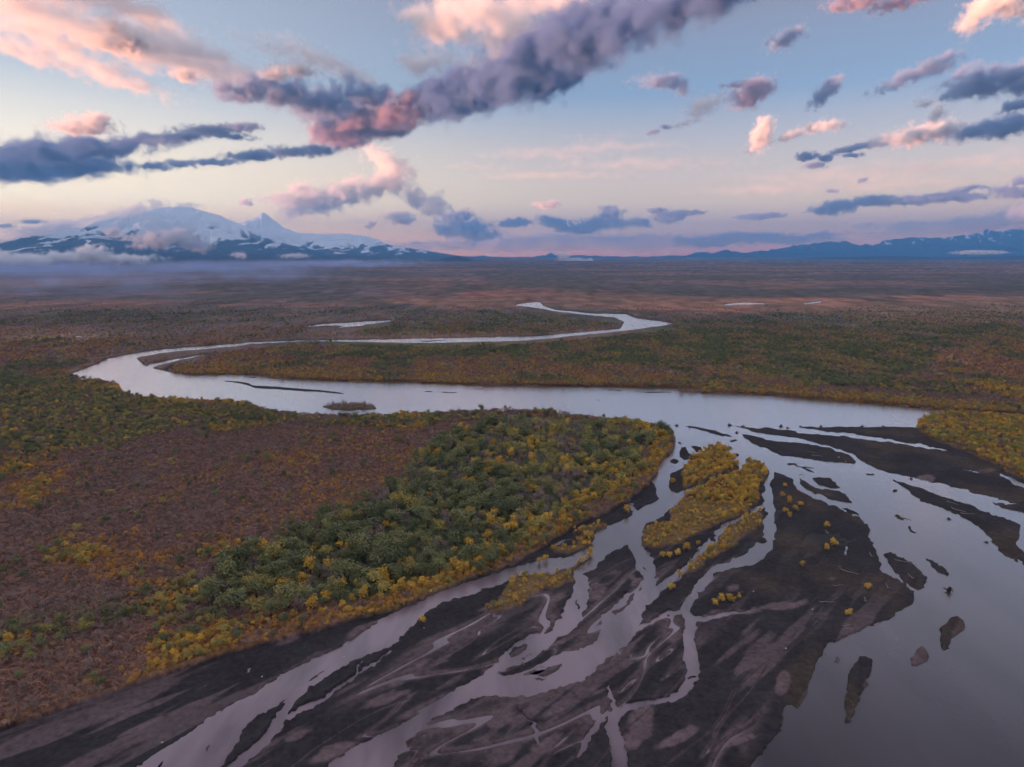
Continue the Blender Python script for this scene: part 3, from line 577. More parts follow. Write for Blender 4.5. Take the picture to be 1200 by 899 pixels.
# bank brush, the olive-green band across the heath, the orange edge above the gravel
x, y, z, u, v, d, r = rndpts(560000, 3, 105, 640)
P = np.stack([u, v], 1); isl = lookup(veg_isle, u, v) > .4
sf = sd(P, FOREST, 30); s1 = sd(P, BANK, 30); s2 = sd(P, GBAND, 30); s3 = sd(P, EDGE, 30); s4 = sd(P, HEATHP, 30)
c1, c2, c3 = clump(x, y, 26, 21), clump(x, y, 9, 24), clump(x, y, 60, 27)
q = r.random(len(x)); left = (sf < 2) & ~isl
near_ = d < 640
bush = left & ((s1 + 20 * (c1 - .5) > 0) & (q < .45) | (s2 + 26 * (c1 - .5) > 0) & (q < .55 * sstep(c2, .42, .55)) | (s4 < 0) & (q < .20 * sstep(c1, .50, .60)) | (q < .012))
kp = np.nonzero(bush)[0]; kp = kp[thin(x[kp], y[kp], 2.0)]
q2 = .5 + .45 * (r.random(len(kp)) - .5) + 1.5 * (c1[kp] - .5) + .9 * (c3[kp] - .5) + .4 * (c2[kp] - .5)
kk = np.where(q2 < .38, 3, np.where(q2 < .56, 0, np.where(q2 < .74, 1, 2)))
kk = np.where((kk == 2) & (s4[kp] > 0), 3, kk)
kk = np.where((kk == 2) & (r.random(len(kp)) < .5), 1, kk)
qb = r.random(len(kp)) + 1.2 * (c2[kp] - .5); kk = np.where(s1[kp] > 0, np.where(qb < .30, 0, np.where(qb < .72, 1, np.where(qb < .80, 2, 3))), kk)
for i, nm in enumerate(('green', 'olive', 'gold', 'grey')):
    j = kp[kk == i]; add(nm, x[j], y[j], z[j], u[j], v[j], d[j], (.32 + .52 * r.random(len(j)) ** 1.5) * (1.25 if nm == 'gold' else 1.15 if nm == 'grey' else .85), r)
shore_ = stroke_sd(P, [(a_, b2_, 9.0) for a_, b2_ in SHORE], 20)
low = (left | (shore_ > -4) & ~isl) & ~bush & (q > .10)
kp = np.nonzero(low)[0]; kp = kp[thin(x[kp], y[kp], 1.25)]
e3 = np.maximum(sstep(s3[kp], -8, 4), sstep(shore_[kp], -8, 2)); g_ = .5 + .5 * (r.random(len(kp)) - .5) + 1.9 * (c1[kp] - .5) + 1.6 * (c3[kp] - .5) + .5 * (c2[kp] - .5)
gold_ = (g_ > 1.10 - .50 * e3) & (s4[kp] < 0); gold_ &= r.random(len(kp)) < .65; org = (g_ > .70 - .30 * e3) & ((s4[kp] < 0) | (g_ > .80) & (r.random(len(kp)) < .35)) & ~gold_; gr = (g_ < .36) & (r.random(len(kp)) < .4); he = ~(gold_ | org | gr)
for msk, nm, a, b_ in ((gold_, 'gold', .35, .35), (org, 'orange', .45, .45), (gr, 'grey', .35, .3), (he, 'heath', .55, .6)):
    j = kp[msk]; add(nm, x[j], y[j], z[j], u[j], v[j], d[j], a + b_ * r.random(len(j)), r)
# the same cover carried on over the far side of the river, thinner with distance
r = np.random.default_rng(8)
n_ = 420000
v = 333 + (505 - 333) * r.random(n_) ** .8; u = -80 + 1360 * r.random(n_)
dd = H / (SP - (CY - v) / F * CP); x = dd * (u - CX) / F; y = dd * (CP + (CY - v) / F * SP); d = dd
z = lookup(h, u, v); ok = (lookup(land, u, v) > .6) & (y > 610); x, y, z, u, v, d = [k[ok] for k in (x, y, z, u, v, d)]
cc = lookup(col[:, 0] - col[:, 1] * 1.15, u, v); lum = lookup(col.sum(1), u, v)     # how green and how dark the ground is painted there
c1, c2 = fbm(x / 70, y / 130, 4, 71), fbm(x / 25, y / 40, 3, 74); q = r.random(len(x))
green_ = sstep(.018 - cc, .0, .02)
PF = np.stack([u, v], 1)
for g_poly in ([(800,378),(1000,364),(1250,357),(1320,365),(1320,402),(1120,405),(1085,438),(1010,438),(940,425),(860,420),(790,436),(690,432),(640,428),(700,408)], [(330,404),(560,405),(700,401),(800,386),(860,400),(800,428),(560,424),(400,424),(300,417)], [(430,388),(560,372),(715,374),(715,384),(560,394),(440,395)], [(820,430),(1000,432),(1080,440),(1000,452),(880,452)]):
    green_ = np.maximum(green_, .95 * sstep(sd(PF, g_poly, 12) + 14 * (fbm(x / 160, y / 300, 3, 77) - .5), -4, 4))
dens_ = np.clip((.25 + .75 * green_) * sstep(c1 + .20 * green_, .43, .57) + .22, 0, 1) * np.clip((v - 350) / 50, .0, 1)
kp = np.nonzero(q < dens_)[0]
q2 = .5 + .7 * (r.random(len(kp)) - .5) + 2.2 * (c2[kp] - .5); gk = green_[kp] * .72
kk = np.where(q2 < -.1 + .58 * gk, 0, np.where(q2 < .34 + .32 * gk, 1, np.where(q2 < .42 + .44 * gk, 2, np.where(q2 < .75 + .18 * gk, 3, 4))))
grow = np.clip((d[kp] / 650), 1, 3.4) ** .25
fr_ = np.minimum(np.minimum(lookup(land, u[kp], v[kp] - 2.5), lookup(land, u[kp], v[kp] - 4.5)), lookup(land, u[kp], v[kp] - 7)); grow = grow * np.where((fr_ < .5) & (v[kp] < 432), .22, 1.0) * np.where(v[kp] < 400, .75, 1)
for i, nm in enumerate(('green', 'grey', 'olive', 'orange', 'heath')):
    j = kp[kk == i]; add(nm, x[j], y[j], z[j], u[j], v[j], d[j], (.30 + .42 * r.random(len(j))) * grow[kk == i] * (1.35 if nm == 'grey' else 1.6 if nm == 'orange' else 2.4 if nm == 'heath' else 1), r)
# a close fringe of brush along the far bank
BANKLINE = [(203,437.5),(227,440),(273,439),(300,440),(327,444),(370,446),(460,448),(507,449),(573,452),(640,453),(707,453),(793,455),(840,460.5),(877,462),(900,463),(950,468),(1033,474),(1083,479),(1133,483),(1200,487),(1290,489)]
bl = np.array(BANKLINE, float); n_ = 5200
t_ = r.random(n_); u = 203 + 1080 * t_; v = np.interp(u, bl[:, 0], bl[:, 1]) - .4 - 9 * r.random(n_) ** 1.6
dd = H / (SP - (CY - v) / F * CP); x = dd * (u - CX) / F; y = dd * (CP + (CY - v) / F * SP); z = lookup(h, u, v); ok = (lookup(land, u, v) > .45)
q = r.random(n_)
for i, nm in enumerate(('orange', 'grey', 'olive', 'gold')):
    j = np.nonzero(ok & (np.digitize(q, (.38, .62, .88)) == i))[0]; add(nm, x[j], y[j], np.maximum(z[j], .2), u[j], v[j], dd[j], (.5 + .4 * r.random(len(j))) * {'orange': 1.5, 'grey': .9, 'olive': .7, 'gold': 1.0}[nm], r)
PTS = {k: np.concatenate(a) for k, a in PTS.items()}

def scatter(name, kind, A):
    me = bpy.data.meshes.new(name); me.vertices.add(len(A)); me.vertices.foreach_set('co', A[:, :3].astype(np.float32).ravel())
    add_float(me, 'size', A[:, 3]); add_float(me, 'turn', A[:, 4]); me.update()
    o = put(name, me, 'stuff')
    g = bpy.data.node_groups.new(name, 'GeometryNodeTree')
    g.interface.new_socket('Geometry', in_out='INPUT', socket_type='NodeSocketGeometry'); g.interface.new_socket('Geometry', in_out='OUTPUT', socket_type='NodeSocketGeometry')
    n, l = g.nodes, g.links; gi = n.new('NodeGroupInput'); go = n.new('NodeGroupOutput')
    mp = n.new('GeometryNodeMeshToPoints'); ci = n.new('GeometryNodeCollectionInfo'); ci.inputs['Collection'].default_value = LC[kind]; ci.inputs['Separate Children'].default_value = True; ci.inputs['Reset Children'].default_value = True
    ip = n.new('GeometryNodeInstanceOnPoints'); ip.inputs['Pick Instance'].default_value = True
    sa = n.new('GeometryNodeInputNamedAttribute'); sa.data_type = 'FLOAT'; sa.inputs['Name'].default_value = 'size'
    ta_ = n.new('GeometryNodeInputNamedAttribute'); ta_.data_type = 'FLOAT'; ta_.inputs['Name'].default_value = 'turn'
    cx_ = n.new('ShaderNodeCombineXYZ'); l.new(ta_.outputs['Attribute'], cx_.inputs['Z'])
    l.new(gi.outputs[0], mp.inputs[0]); l.new(mp.outputs[0], ip.inputs['Points']); l.new(ci.outputs[0], ip.inputs['Instance'])
    rv_ = n.new('FunctionNodeRandomValue'); rv_.data_type = 'FLOAT_VECTOR'; rv_.inputs[0].default_value = (.75, .75, .70); rv_.inputs[1].default_value = (1.30, 1.30, 1.25)
    vm_ = n.new('ShaderNodeVectorMath'); vm_.operation = 'SCALE'; l.new(rv_.outputs[0], vm_.inputs[0]); l.new(sa.outputs['Attribute'], vm_.inputs['Scale']); l.new(vm_.outputs[0], ip.inputs['Scale']); l.new(cx_.outputs[0], ip.inputs['Rotation']); l.new(ip.outputs[0], go.inputs[0])
    o.modifiers.new('scatter', 'NODES').node_group = g; return o
# ---------------------------------------------------------------- plants one can pick out: trees and bushes of their own
def plant(name, kind, i, x, y, z, s, rot, label, cat, group=None):
    e = bpy.data.objects.new(name, None); COL.objects.link(e); e.empty_display_size = .5
    e.location = (x, y, z); e.rotation_euler = (0, 0, rot); e.scale = (s * (.8 + .45 * ((i * .618) % 1)), s * (.8 + .45 * ((i * .381) % 1)), s * (.72 + .5 * ((i * .237) % 1)))
    e['label'] = label; e['category'] = cat
    if group: e['group'] = group
    for pn, lst in (('trunk' if kind in ('green', 'olive') else 'stem', ST[kind]), ('crown', CR[kind])):
        o = bpy.data.objects.new(pn, lst[i % len(lst)]); COL.objects.link(o); o.parent = e
    return e
def region(u, v):
    if u > 1060 and v < 650: return ('on the low island at the right bank', 'right island')
    if u > 790 and v < 578 and u < 870 and v < 577 - (u - 790) * .35: return ('on the small islet at the head of the delta', 'small islet')
    if u > 740 and v < 650 and (u < 870 or v < 596): return ('on the long teardrop island between the channels', 'teardrop island')
    if u > 790 and v < 690: return ('on the narrow strip below the long island', 'narrow strip')
    if 560 < u < 700 and v > 622 and v < 720: return ('on the gravel spit beside the left channel', 'gravel spit')
    return ('along the edge of the wood above the left channel', 'wood edge')
def take(kind, mask, count):
    """the ones that show largest become things of their own; the others stay in the cover"""
    A = PTS[kind]; idx = np.nonzero(mask(A))[0]; sz = A[idx, 3] / A[idx, 7]
    idx = idx[np.argsort(-sz)[:count]]; keep = np.ones(len(A), bool); keep[idx] = False
    PTS[kind] = A[keep]; return A[idx]
inframe = lambda A: (A[:, 5] > 0) & (A[:, 5] < 1200) & (A[:, 6] < 899)
for i, a in enumerate(take('gold', lambda A: inframe(A) & (lookup(veg_isle, A[:, 5], A[:, 6]) > .5), 190)):
    w, g = region(a[5], a[6]); plant('golden_willow', 'gold', i, a[0], a[1], a[2], a[3], a[4], 'golden autumn willow bush ' + w, 'bush', 'golden willows ' + w)
def where(a):
    """which stretch of the wood, named by what it stands beside"""
    u, v = a[5], a[6]; edge = sd(np.array([[u, v]]), BELT, 30)[0]
    if u > 690: w = 'at the river tip of the wood'
    elif edge > -4: w = 'above the dark gravel at the lower edge of the wood' if u < 480 else 'above the left channel at the lower edge of the wood'
    elif v < 525: w = 'beside the main river at the upper edge of the wood'
    elif sd(np.array([[u, v]]), FOREST, 60)[0] < 14: w = 'against the purple heath at the left edge of the wood'
    else: w = 'in the lower middle of the wood' if v > 600 else 'in the upper middle of the wood'
    return ('tall' if a[3] > 1.0 else 'low') , w
for i, a in enumerate(take('gold', lambda A: inframe(A) & (A[:, 5] > 300) & (sd(A[:, 5:7], FOREST, 30) > -20), 110)):
    q_, w = where(a); plant('golden_willow', 'gold', i, a[0], a[1], a[2], a[3], a[4], 'bright yellow willow bush ' + w, 'bush', 'yellow willows ' + w)
for nm, kd, ct, lb, cnt in (('alder_tree', 'green', 'tree', '%s dark green leafy tree ', 300), ('birch_tree', 'olive', 'tree', '%s yellowing olive tree ', 240), ('bare_bush', 'grey', 'bush', '%s leafless grey-purple bush ', 200)):
    for i, a in enumerate(take(kd, lambda A: inframe(A) & (sd(A[:, 5:7], FOREST, 30) > -5), cnt)):
        q_, w = where(a); plant(nm, kd, i, a[0], a[1], a[2], a[3], a[4], lb % q_ + w, ct, (lb % q_).strip().replace('bush', 'bushe') + 's ' + w)
def zat(u, v): return float(lookup(h, np.array([u]), np.array([v]))[0])
LONE = [  # (u, v, size, label): bushes that stand alone on the bars; several stems of one clump are one bush
 (846,705,1.25,'bright golden bush beside the side channel on the central gravel'),(854,703,.9,'small golden bush touching the bright one by the side channel'),(838,710,.8,'low golden bush at the left end of the side channel clump'),
 (977,641,1.2,'golden bush alone near the right edge of the central gravel'),(969,645,.8,'low yellow tuft at the left foot of the lone right-edge bush'),
 (940,664,.9,'solitary small yellow bush in the middle of the central gravel'),(920,571,.8,'topmost small golden bush on the central gravel head'),
 (917,584,1.1,'golden bush at the upper left of the gravel head cluster'),(925,590,1.1,'golden bush in the middle of the gravel head cluster'),(932,599,1.2,'golden bush low in the gravel head cluster'),(921,601,.9,'small golden bush at the bottom left of the gravel head cluster'),(938,594,.9,'orange-tipped bush at the right of the gravel head cluster'),(925,607,.9,'lowest golden bush of the gravel head cluster'),
 (796,676,1.15,'round yellow bush at the downstream tip of the narrow strip'),(788,692,1.05,'yellow bush just below the narrow strip tip'),(788,568,1.2,'orange bush at the left foot of the small islet'),
 (734,601,1.15,'round yellow bush at the mouth of the side inlet'),(688,631,1.5,'bright yellow bush at the right end of the upper spit'),(640,657,1.0,'greenish yellow bush on the little bar in the left channel'),(632,660,.8,'low green bush at the left end of the little bar'),(692,650,1.0,'orange bush at the tip of the long gravel spit'),
 (495,732,.9,'lone orange bush on the bare gravel below the left channel'),(1017,690,.9,'orange bush among driftwood near the wide river'),(994,722,.9,'rusty bush on the driftwood bank of the central gravel'),(968,618,.9,'tawny bush with a pale trunk on the central gravel'),
 (776,655,.9,'left bush of the small row above the right channel'),(784,653,1.0,'second bush of the small row above the right channel'),(794,652,1.1,'third bush of the small row above the right channel'),(804,646,1.2,'tallest bush of the small row above the right channel'),(818,640,.7,'small yellow tuft beyond the row above the right channel'),
 (858,705,.8,'tawny low bush right of the side channel clump'),(866,702,.7,'rust-coloured tuft at the right end of the side channel clump')]
for i, (u_, v_, s_, lb) in enumerate(LONE):
    p = on_ground(u_, v_, max(.2, zat(u_, v_))); plant('golden_willow', 'gold', i, p.x, p.y, max(.1, zat(u_, v_)), s_ * .88, i * 1.7, lb, 'bush')
scatter('green_woodland', 'green', PTS['green']); scatter('olive_woodland', 'olive', PTS['olive']); scatter('golden_brush', 'gold', PTS['gold'])
scatter('orange_brush', 'orange', PTS['orange']); scatter('bare_brush', 'grey', PTS['grey']); scatter('heath_cover', 'heath', PTS['heath'])
print('cover', {k: len(a) for k, a in PTS.items()})

# ---------------------------------------------------------------- driftwood, stumps, stones
def wood_mat(name, c):
    m, n, l, b = mat(name, .85, .2); tc = n.new('ShaderNodeTexCoord'); nz = n.new('ShaderNodeTexNoise'); nz.inputs['Scale'].default_value = 3; nz.inputs['Detail'].default_value = 6
    l.new(tc.outputs['Object'], nz.inputs['Vector']); mx_ = n.new('ShaderNodeMix'); mx_.data_type = 'RGBA'; l.new(nz.outputs[0], mx_.inputs[0])
    mx_.inputs[6].default_value = (*[k * .6 for k in c], 1); mx_.inputs[7].default_value = (*[k * 1.3 for k in c], 1); l.new(mx_.outputs[2], b.inputs['Base Color']); return m
M_PALE = wood_mat('bleached_wood', (.25, .21, .20)); M_DARK = wood_mat('sodden_wood', (.035, .028, .028)); M_STONE = wood_mat('pale_stone', (.40, .40, .41))
def log_mesh(L_, rr, seed):
    r = random.Random(seed); V_, F_ = [], []
    pts = []; y_ = 0
    for i in range(6):
        t = i / 5; y_ += r.uniform(-.05, .05) * L_; pts.append((Vector((-L_ / 2 + L_ * t, y_, rr * (.9 + .5 * r.random()))), rr * (1.1 - .75 * t)))
    tube(V_, F_, pts, 7)
    for k in range(4):                                     # roots at the thick end
        a = r.uniform(0, 3.14); tube(V_, F_, [(pts[0][0], rr * .6), (pts[0][0] + Vector((-rr * r.uniform(1, 2.5), math.cos(a) * rr * 4, math.sin(a) * rr * 4)), rr * .12)], 5)
    for k in range(3):
        i = r.randint(2, 4); a = r.uniform(-1, 1); tube(V_, F_, [(pts[i][0], pts[i][1] * .6), (pts[i][0] + Vector((L_ * .1, a * L_ * .14, L_ * r.uniform(.03, .10))), pts[i][1] * .12)], 5)
    return V_, F_
def stump_mesh(s, seed):
    r = random.Random(seed); V_, F_ = [], []
    tube(V_, F_, [(Vector((0, 0, -.3 * s)), .5 * s), (Vector((.1 * s, 0, .5 * s)), .4 * s), (Vector((.25 * s, .1 * s, 1.1 * s)), .3 * s)], 8)
    for k in range(7):
        a = 6.2832 * k / 7 + r.uniform(-.3, .3); q = Vector((math.cos(a), math.sin(a), 0)); l_ = s * r.uniform(.9, 1.8)
        tube(V_, F_, [(Vector((0, 0, .2 * s)), .22 * s), (q * l_ * .6 + Vector((0, 0, .5 * s * r.random())), .13 * s), (q * l_ + Vector((0, 0, s * r.uniform(-.2, .9))), .04 * s)], 5)
    return V_, F_
def place(name, VF, m, u_, v_, rot, label, cat, tilt=0.0, sink=0.0):
    me = mesh_of(name, *VF, m); o = put(name, me); z_ = max(0.0, zat(u_, v_)); p = on_ground(u_, v_, z_)
    o.location = (p.x, p.y, z_ - sink); o.rotation_euler = (0, tilt, rot); o['label'] = label; o['category'] = cat; return o
LOGS = [(996,671,7,.25,-.75,'long bleached log lying slantwise on the central gravel'),(1020,650,5,.22,1.3,'bleached log standing out near the water on the gravel edge'),(1067,675,4.5,.2,1.4,'short pale log across the largest river bar'),(1060,658,8,.2,-.5,'long pale log along the top of the largest river bar'),(1013,702,4,.2,1.2,'pale log below the orange bush near the wide river'),(970,706,6,.2,0,'grey log lying flat at the left of the driftwood bank'),
 (992,733,4,.18,.4,'upper pale log of the driftwood heap by the water'),(996,737,3.5,.18,-.3,'lower pale log of the driftwood heap by the water'),(1124,598,7,.28,-.9,'thick bleached trunk on the long right-hand bar'),(1134,602,7,.22,-.2,'bleached log pointing right on the long right-hand bar'),(1117,590,6,.22,-1.1,'pale log at the upper edge of the long right-hand bar'),(1062,608,6,.22,-.9,'pale snag between two dark shoals in the wide river'),
 (952,530,7,.2,-.6,'left pale log on the middle bar'),(958,534,7,.2,-.35,'right pale log on the middle bar'),(968,623,5,.2,1.4,'upright pale trunk beside the tawny bush'),(930,545,6,.25,-.1,'dark snag at the left of the drowned bar'),(948,548,6,.25,-.3,'dark snag at the right of the drowned bar'),(940,556,4,.2,.4,'snag lying on the tip of the lower drowned bar'),
 (1029,730,6,.16,.5,'pale log along the waterline of the central gravel'),(983,686,5,.18,.3,'log half buried in silt right of the lone yellow bush'),(1040,686,5,.16,1.2,'thin pale log across the small side runnel'),(868,694,2.5,.14,.2,'small pale log on the gravel by the forked side channel')]
for i, (u_, v_, L_, rr, rot, lb) in enumerate(LOGS):
    place('driftwood_log', log_mesh(L_ * .85, rr * .8, i), M_DARK if 'dark snag' in lb else M_PALE, u_, v_, rot, lb, 'driftwood', sink=.1)
STUMPS = [(793,499.2,1.6,'dark root stump at the tip of the thin upstream bar'),(808,500.3,1.0,'small dark stump part way along the thin upstream bar'),(855,498.7,1.8,'dark root stump at the tip of the long upstream bar'),(871,499.8,1.4,'dark stump just right of the long bar tip'),(863,507.3,1.4,'dark stump at the tip of the middle bar'),(915,500,1.8,'dark stump standing at the head of the thin channel'),(923,502,1.2,'smaller stump right of the thin channel head'),(938,500,1.2,'dark stump at the left end of the top bar'),(962,500,1.4,'stump on the far edge of the top bar'),(1010,500.5,1.7,'tall dark stump on the far edge of the wide right bar'),(1035,500.5,1.5,'dark stump near the right island on the far edge'),(1068,561.5,1.1,'lone dark stump in the right-hand channel'),(1112,608.5,1.0,'dark stump stranded left of the long right bar'),(1156,636,.9,'small stump at the lower edge of the long right bar'),(1112,692,1.6,'root stump on the tiny islet in the wide river')]
for i, (u_, v_, s_, lb) in enumerate(STUMPS): place('tree_stump', stump_mesh(s_ * .8, 60 + i), M_DARK, u_, v_, i * 1.3, lb, 'stump')
def stone_mesh(s, seed):
    r = random.Random(seed); bm = bmesh.new(); bmesh.ops.create_icosphere(bm, subdivisions=2, radius=s)
    for v_ in bm.verts: k = 1 + r.uniform(-.18, .18); v_.co = Vector((v_.co.x * 1.2 * k, v_.co.y * .9 * k, v_.co.z * .65 * k))
    V_ = [tuple(v_.co) for v_ in bm.verts]; F_ = [tuple(q.index for q in f.verts) for f in bm.faces]; bm.free(); return V_, F_
STONES = [(190,870,.55,'white stone near the lower end of the left gravel'),(307,793,.5,'white stone above the left channel'),(403,770,.5,'white stone in the shallow left channel'),(497,736,.5,'white stone at the foot of the lone orange bush'),(426,720,.5,'white stone at the edge of the wood by the channel'),(983,536,.9,'large white stone on the middle bar'),(991,541,.7,'smaller white stone right of the large one on the middle bar'),(883,693,.5,'pale stone on the gravel right of the forked channel'),(613,692,.5,'pale stone on the golden gravel spit'),(921,760,.6,'pale stone in the middle of the dark central gravel'),(952,714,.6,'pale stone at the end of the side channel')]
for i, (u_, v_, s_, lb) in enumerate(STONES): place('pale_stone', stone_mesh(s_ * .5, i), M_STONE, u_, v_, i * .7, lb, 'stone')
# ---------------------------------------------------------------- clouds: real volumes, lit by the sun and the sky, some with shade put into their colour
def cloud_mat(name, dens, alb=(0.99, 0.985, 0.98), aniso=-0.05):
    m = bpy.data.materials.new(name); m.use_nodes = True; t = m.node_tree
    t.nodes.clear()
    o = t.nodes.new('ShaderNodeOutputMaterial'); p = t.nodes.new('ShaderNodeVolumePrincipled')
    p.inputs['Color'].default_value = (*alb, 1); p.inputs['Anisotropy'].default_value = aniso
    p.inputs['Density'].default_value = dens; p.inputs['Density Attribute'].default_value = 'density'
    t.links.new(p.outputs[0], o.inputs['Volume']); return m

def cloud_tree(name, blobs, lo, hi, res, rad, soft, erode, seed, mat):
    g = bpy.data.node_groups.new(name, 'GeometryNodeTree')
    g.interface.new_socket('Geometry', in_out='OUTPUT', socket_type='NodeSocketGeometry')
    n, l = g.nodes, g.links
    out = n.new('NodeGroupOutput'); pos = n.new('GeometryNodeInputPosition')
    def math_(op, a, b=None, c=None):
        k = n.new('ShaderNodeMath'); k.operation = op
        for i, x in enumerate((a, b, c)):
            if x is None: continue
            if isinstance(x, (int, float)): k.inputs[i].default_value = x
            else: l.new(x, k.inputs[i])
        return k.outputs[0]
    def vec(op, a, b):
        k = n.new('ShaderNodeVectorMath'); k.operation = op
        for i, x in enumerate((a, b)):
            if isinstance(x, tuple): k.inputs[i].default_value = x
            else: l.new(x, k.inputs[i])
        return k
    def noise(scale, detail, w, rough=0.55):
        k = n.new('ShaderNodeTexNoise'); k.noise_dimensions = '3D'; k.inputs['Scale'].default_value = scale
        k.inputs['Detail'].default_value = detail; k.inputs['Roughness'].default_value = rough
        l.new(vec('ADD', pos.outputs[0], (w * rad * 5.3, w * rad * 3.1, w * rad * 7.7)).outputs[0], k.inputs['Vector']); return k
    # warp, then the union of the ellipsoids
    wn = noise(0.5 / rad, 3, seed)
    w = vec('SUBTRACT', wn.outputs['Color'], (0.5, 0.5, 0.5))
    w = vec('MULTIPLY', w.outputs[0], (rad * 2.6, rad * 2.6, rad * 1.6))
    p = vec('ADD', pos.outputs[0], w.outputs[0]).outputs[0]
    d = None
    for c, ex, ey, ez, rx, ry, rz in blobs:
        q = vec('SUBTRACT', p, tuple(c)).outputs[0]
        s = None
        for e, r in ((ex, rx), (ey, ry), (ez, rz)):
            k = vec('DOT_PRODUCT', q, tuple(x / r for x in e)).outputs['Value']
            k = math_('MULTIPLY', k, k); s = k if s is None else math_('ADD', s, k)
        s = math_('SQRT', s)
        d = s if d is None else math_('SMOOTH_MIN', d, s, 0.35)
    fb = noise(1.25 / rad, 6, seed + 3.7, 0.68).outputs[0]
    e = math_('MULTIPLY', math_('SUBTRACT', fb, 0.5), erode)
    v = math_('ADD', math_('SUBTRACT', 1.0, d), e)
    v = math_('DIVIDE', v, soft * .85)
    k = n.new('ShaderNodeClamp'); l.new(v, k.inputs[0])
    v = math_('POWER', k.outputs[0], 1.7)
    vc = n.new('GeometryNodeVolumeCube'); l.new(v, vc.inputs['Density'])
    vc.inputs['Min'].default_value = lo; vc.inputs['Max'].default_value = hi
    for i, a in enumerate('XYZ'): vc.inputs['Resolution ' + a].default_value = res[i]
    sm = n.new('GeometryNodeSetMaterial'); sm.inputs['Material'].default_value = mat
    l.new(vc.outputs[0], sm.inputs[0]); l.new(sm.outputs[0], out.inputs[0])
    return g

CLOUDS = []; VOX = [0]
def cloud(name, label, blobs, alt=None, dist=None, dens=4.0, soft=1.3, erode=4.2, flat=0.55, vox=44, cat='cloud', group=None, deep=1.0, alb=(0.99, 0.985, 0.98)):
    """blobs: (u, v, ru, rv[, tilt]) as seen from the drone, set at one altitude (or at one distance)."""
    k = len(CLOUDS); B = []; rr = []
    for b in blobs:
        u, v, ru, rv = b[:4]; tilt = R(b[4]) if len(b) > 4 else 0.0
        d = ray(u, v).normalized()
        D = (alt - H) / d.z if alt else dist / math.hypot(d.x, d.y)
        c = d * D + Vector((0, 0, H))
        depth = D * (d.y * CP - d.z * SP)                 # camera depth
        ru, rv = ru * depth / F, rv * depth / F
        side = Vector((d.y, -d.x, 0)).normalized(); up = Vector((0, 0, 1)); fw = Vector((-side.y, side.x, 0))
        ex = side * math.cos(tilt) + up * math.sin(tilt); ez = up * math.cos(tilt) - side * math.sin(tilt)
        B.append([c, ex, fw, ez, ru, (ru * 0.6 + rv * 0.8) * deep, rv]); rr.append((ru * rv) ** 0.5 * 0.5 + 0.5 * rv)
    o = sum((b[0] for b in B), Vector()) / len(B)
    rad = float(np.median(rr))
    lo = np.full(3, 1e9); hi = -lo
    for b in B:
        b[0] = b[0] - o
        ext = np.sqrt(sum((np.array(e) * r) ** 2 for e, r in ((b[1], b[4]), (b[2], b[5]), (b[3], b[6])))) * 1.5 + rad * 0.7
        lo = np.minimum(lo, np.array(b[0]) - ext); hi = np.maximum(hi, np.array(b[0]) + ext)
    size = hi - lo
    voxel = max(rad / 17.0, (size.prod() / (vox * 1.8e4)) ** (1 / 3), 1.3 * o.length / F)
    res = [int(min(400, max(12, s / voxel))) for s in size]; VOX[0] += res[0] * res[1] * res[2]
    mat = cloud_mat(name, .8 * dens / rad, alb)
    g = cloud_tree(name, [tuple(b) for b in B], tuple(lo), tuple(hi), res, rad, soft, erode, k * 7.31, mat)
    me = bpy.data.volumes.new(name) if VOL else bpy.data.meshes.new(name)
    ob = bpy.data.objects.new(name, me); COL.objects.link(ob); ob.location = o
    md = ob.modifiers.new('cloud', 'NODES'); md.node_group = g
    me.materials.append(mat)
    ob['label'] = label; ob['category'] = cat
    if group: ob['group'] = group
    CLOUDS.append(ob); return ob
VOL = True
A = 3200; A2 = 4300
SL = (.50, .60, .80); DK = (.25, .36, .62); MV = (.62, .56, .68)  # low albedos: the shade of the dark clouds is put into their colour
def cl(label, blobs, name='cloud', **k): return cloud(name, label, blobs, **k)
cl('huge slate-blue cloud bank slanting up to the top edge of the sky', [(510,118,40,20,25),(545,105,50,25,25),(590,88,50,28,25),(630,68,55,32,25),(680,45,60,32,25),(740,25,60,30,25),(800,5,60,27,25),(860,-20,60,24,25),(570,116,50,15,20),(650,92,50,16,25)], alt=A-200, dens=11, alb=DK, soft=1.3, erode=3.8, vox=110)
cl('dusky rose lower left end of the great cloud bank', [(395,158,30,13,-8),(432,143,44,19,18),(478,126,42,20,25),(455,150,40,10,15),(410,168,30,7,5)], alt=A-300, dens=9, alb=(.56,.46,.55), soft=1.2, erode=3.2, vox=60)  # same bank, paler rose albedo standing in for its less shaded end
cl('pink veil of cloud above the slate bank at the top of the sky', [(520,30,50,22,-10),(560,15,50,24),(602,40,44,34),(500,72,35,16),(545,78,26,14),(640,0,56,20),(620,60,36,20)], alt=A+500, dens=4.5, soft=1.3, erode=3.6, vox=70)
cl('orange-lit knot of cloud at the left end of the slate bank', [(392,150,28,17),(412,138,28,15),(378,160,18,10)], alt=A2-250, dens=10.8, alb=MV, erode=4.8, soft=1.2)
cl('slate cloud shelf with orange upper edge left of the great bank', [(290,108,42,9),(330,110,50,15,-8),(375,118,48,17),(425,108,40,11,-8),(400,135,35,12)], alt=A, dens=10, alb=SL)
cl('glowing orange puff on top of the slate shelf', [(330,84,20,8),(350,82,22,7),(318,88,14,6)], alt=A+200, dens=7)
cl('grey streaks of cloud curving right of the orange puff', [(340,62,70,7,-12),(410,86,60,6,-20),(380,70,60,8,-20)], alt=A+500, dens=1.6, soft=1.3, erode=3.6)
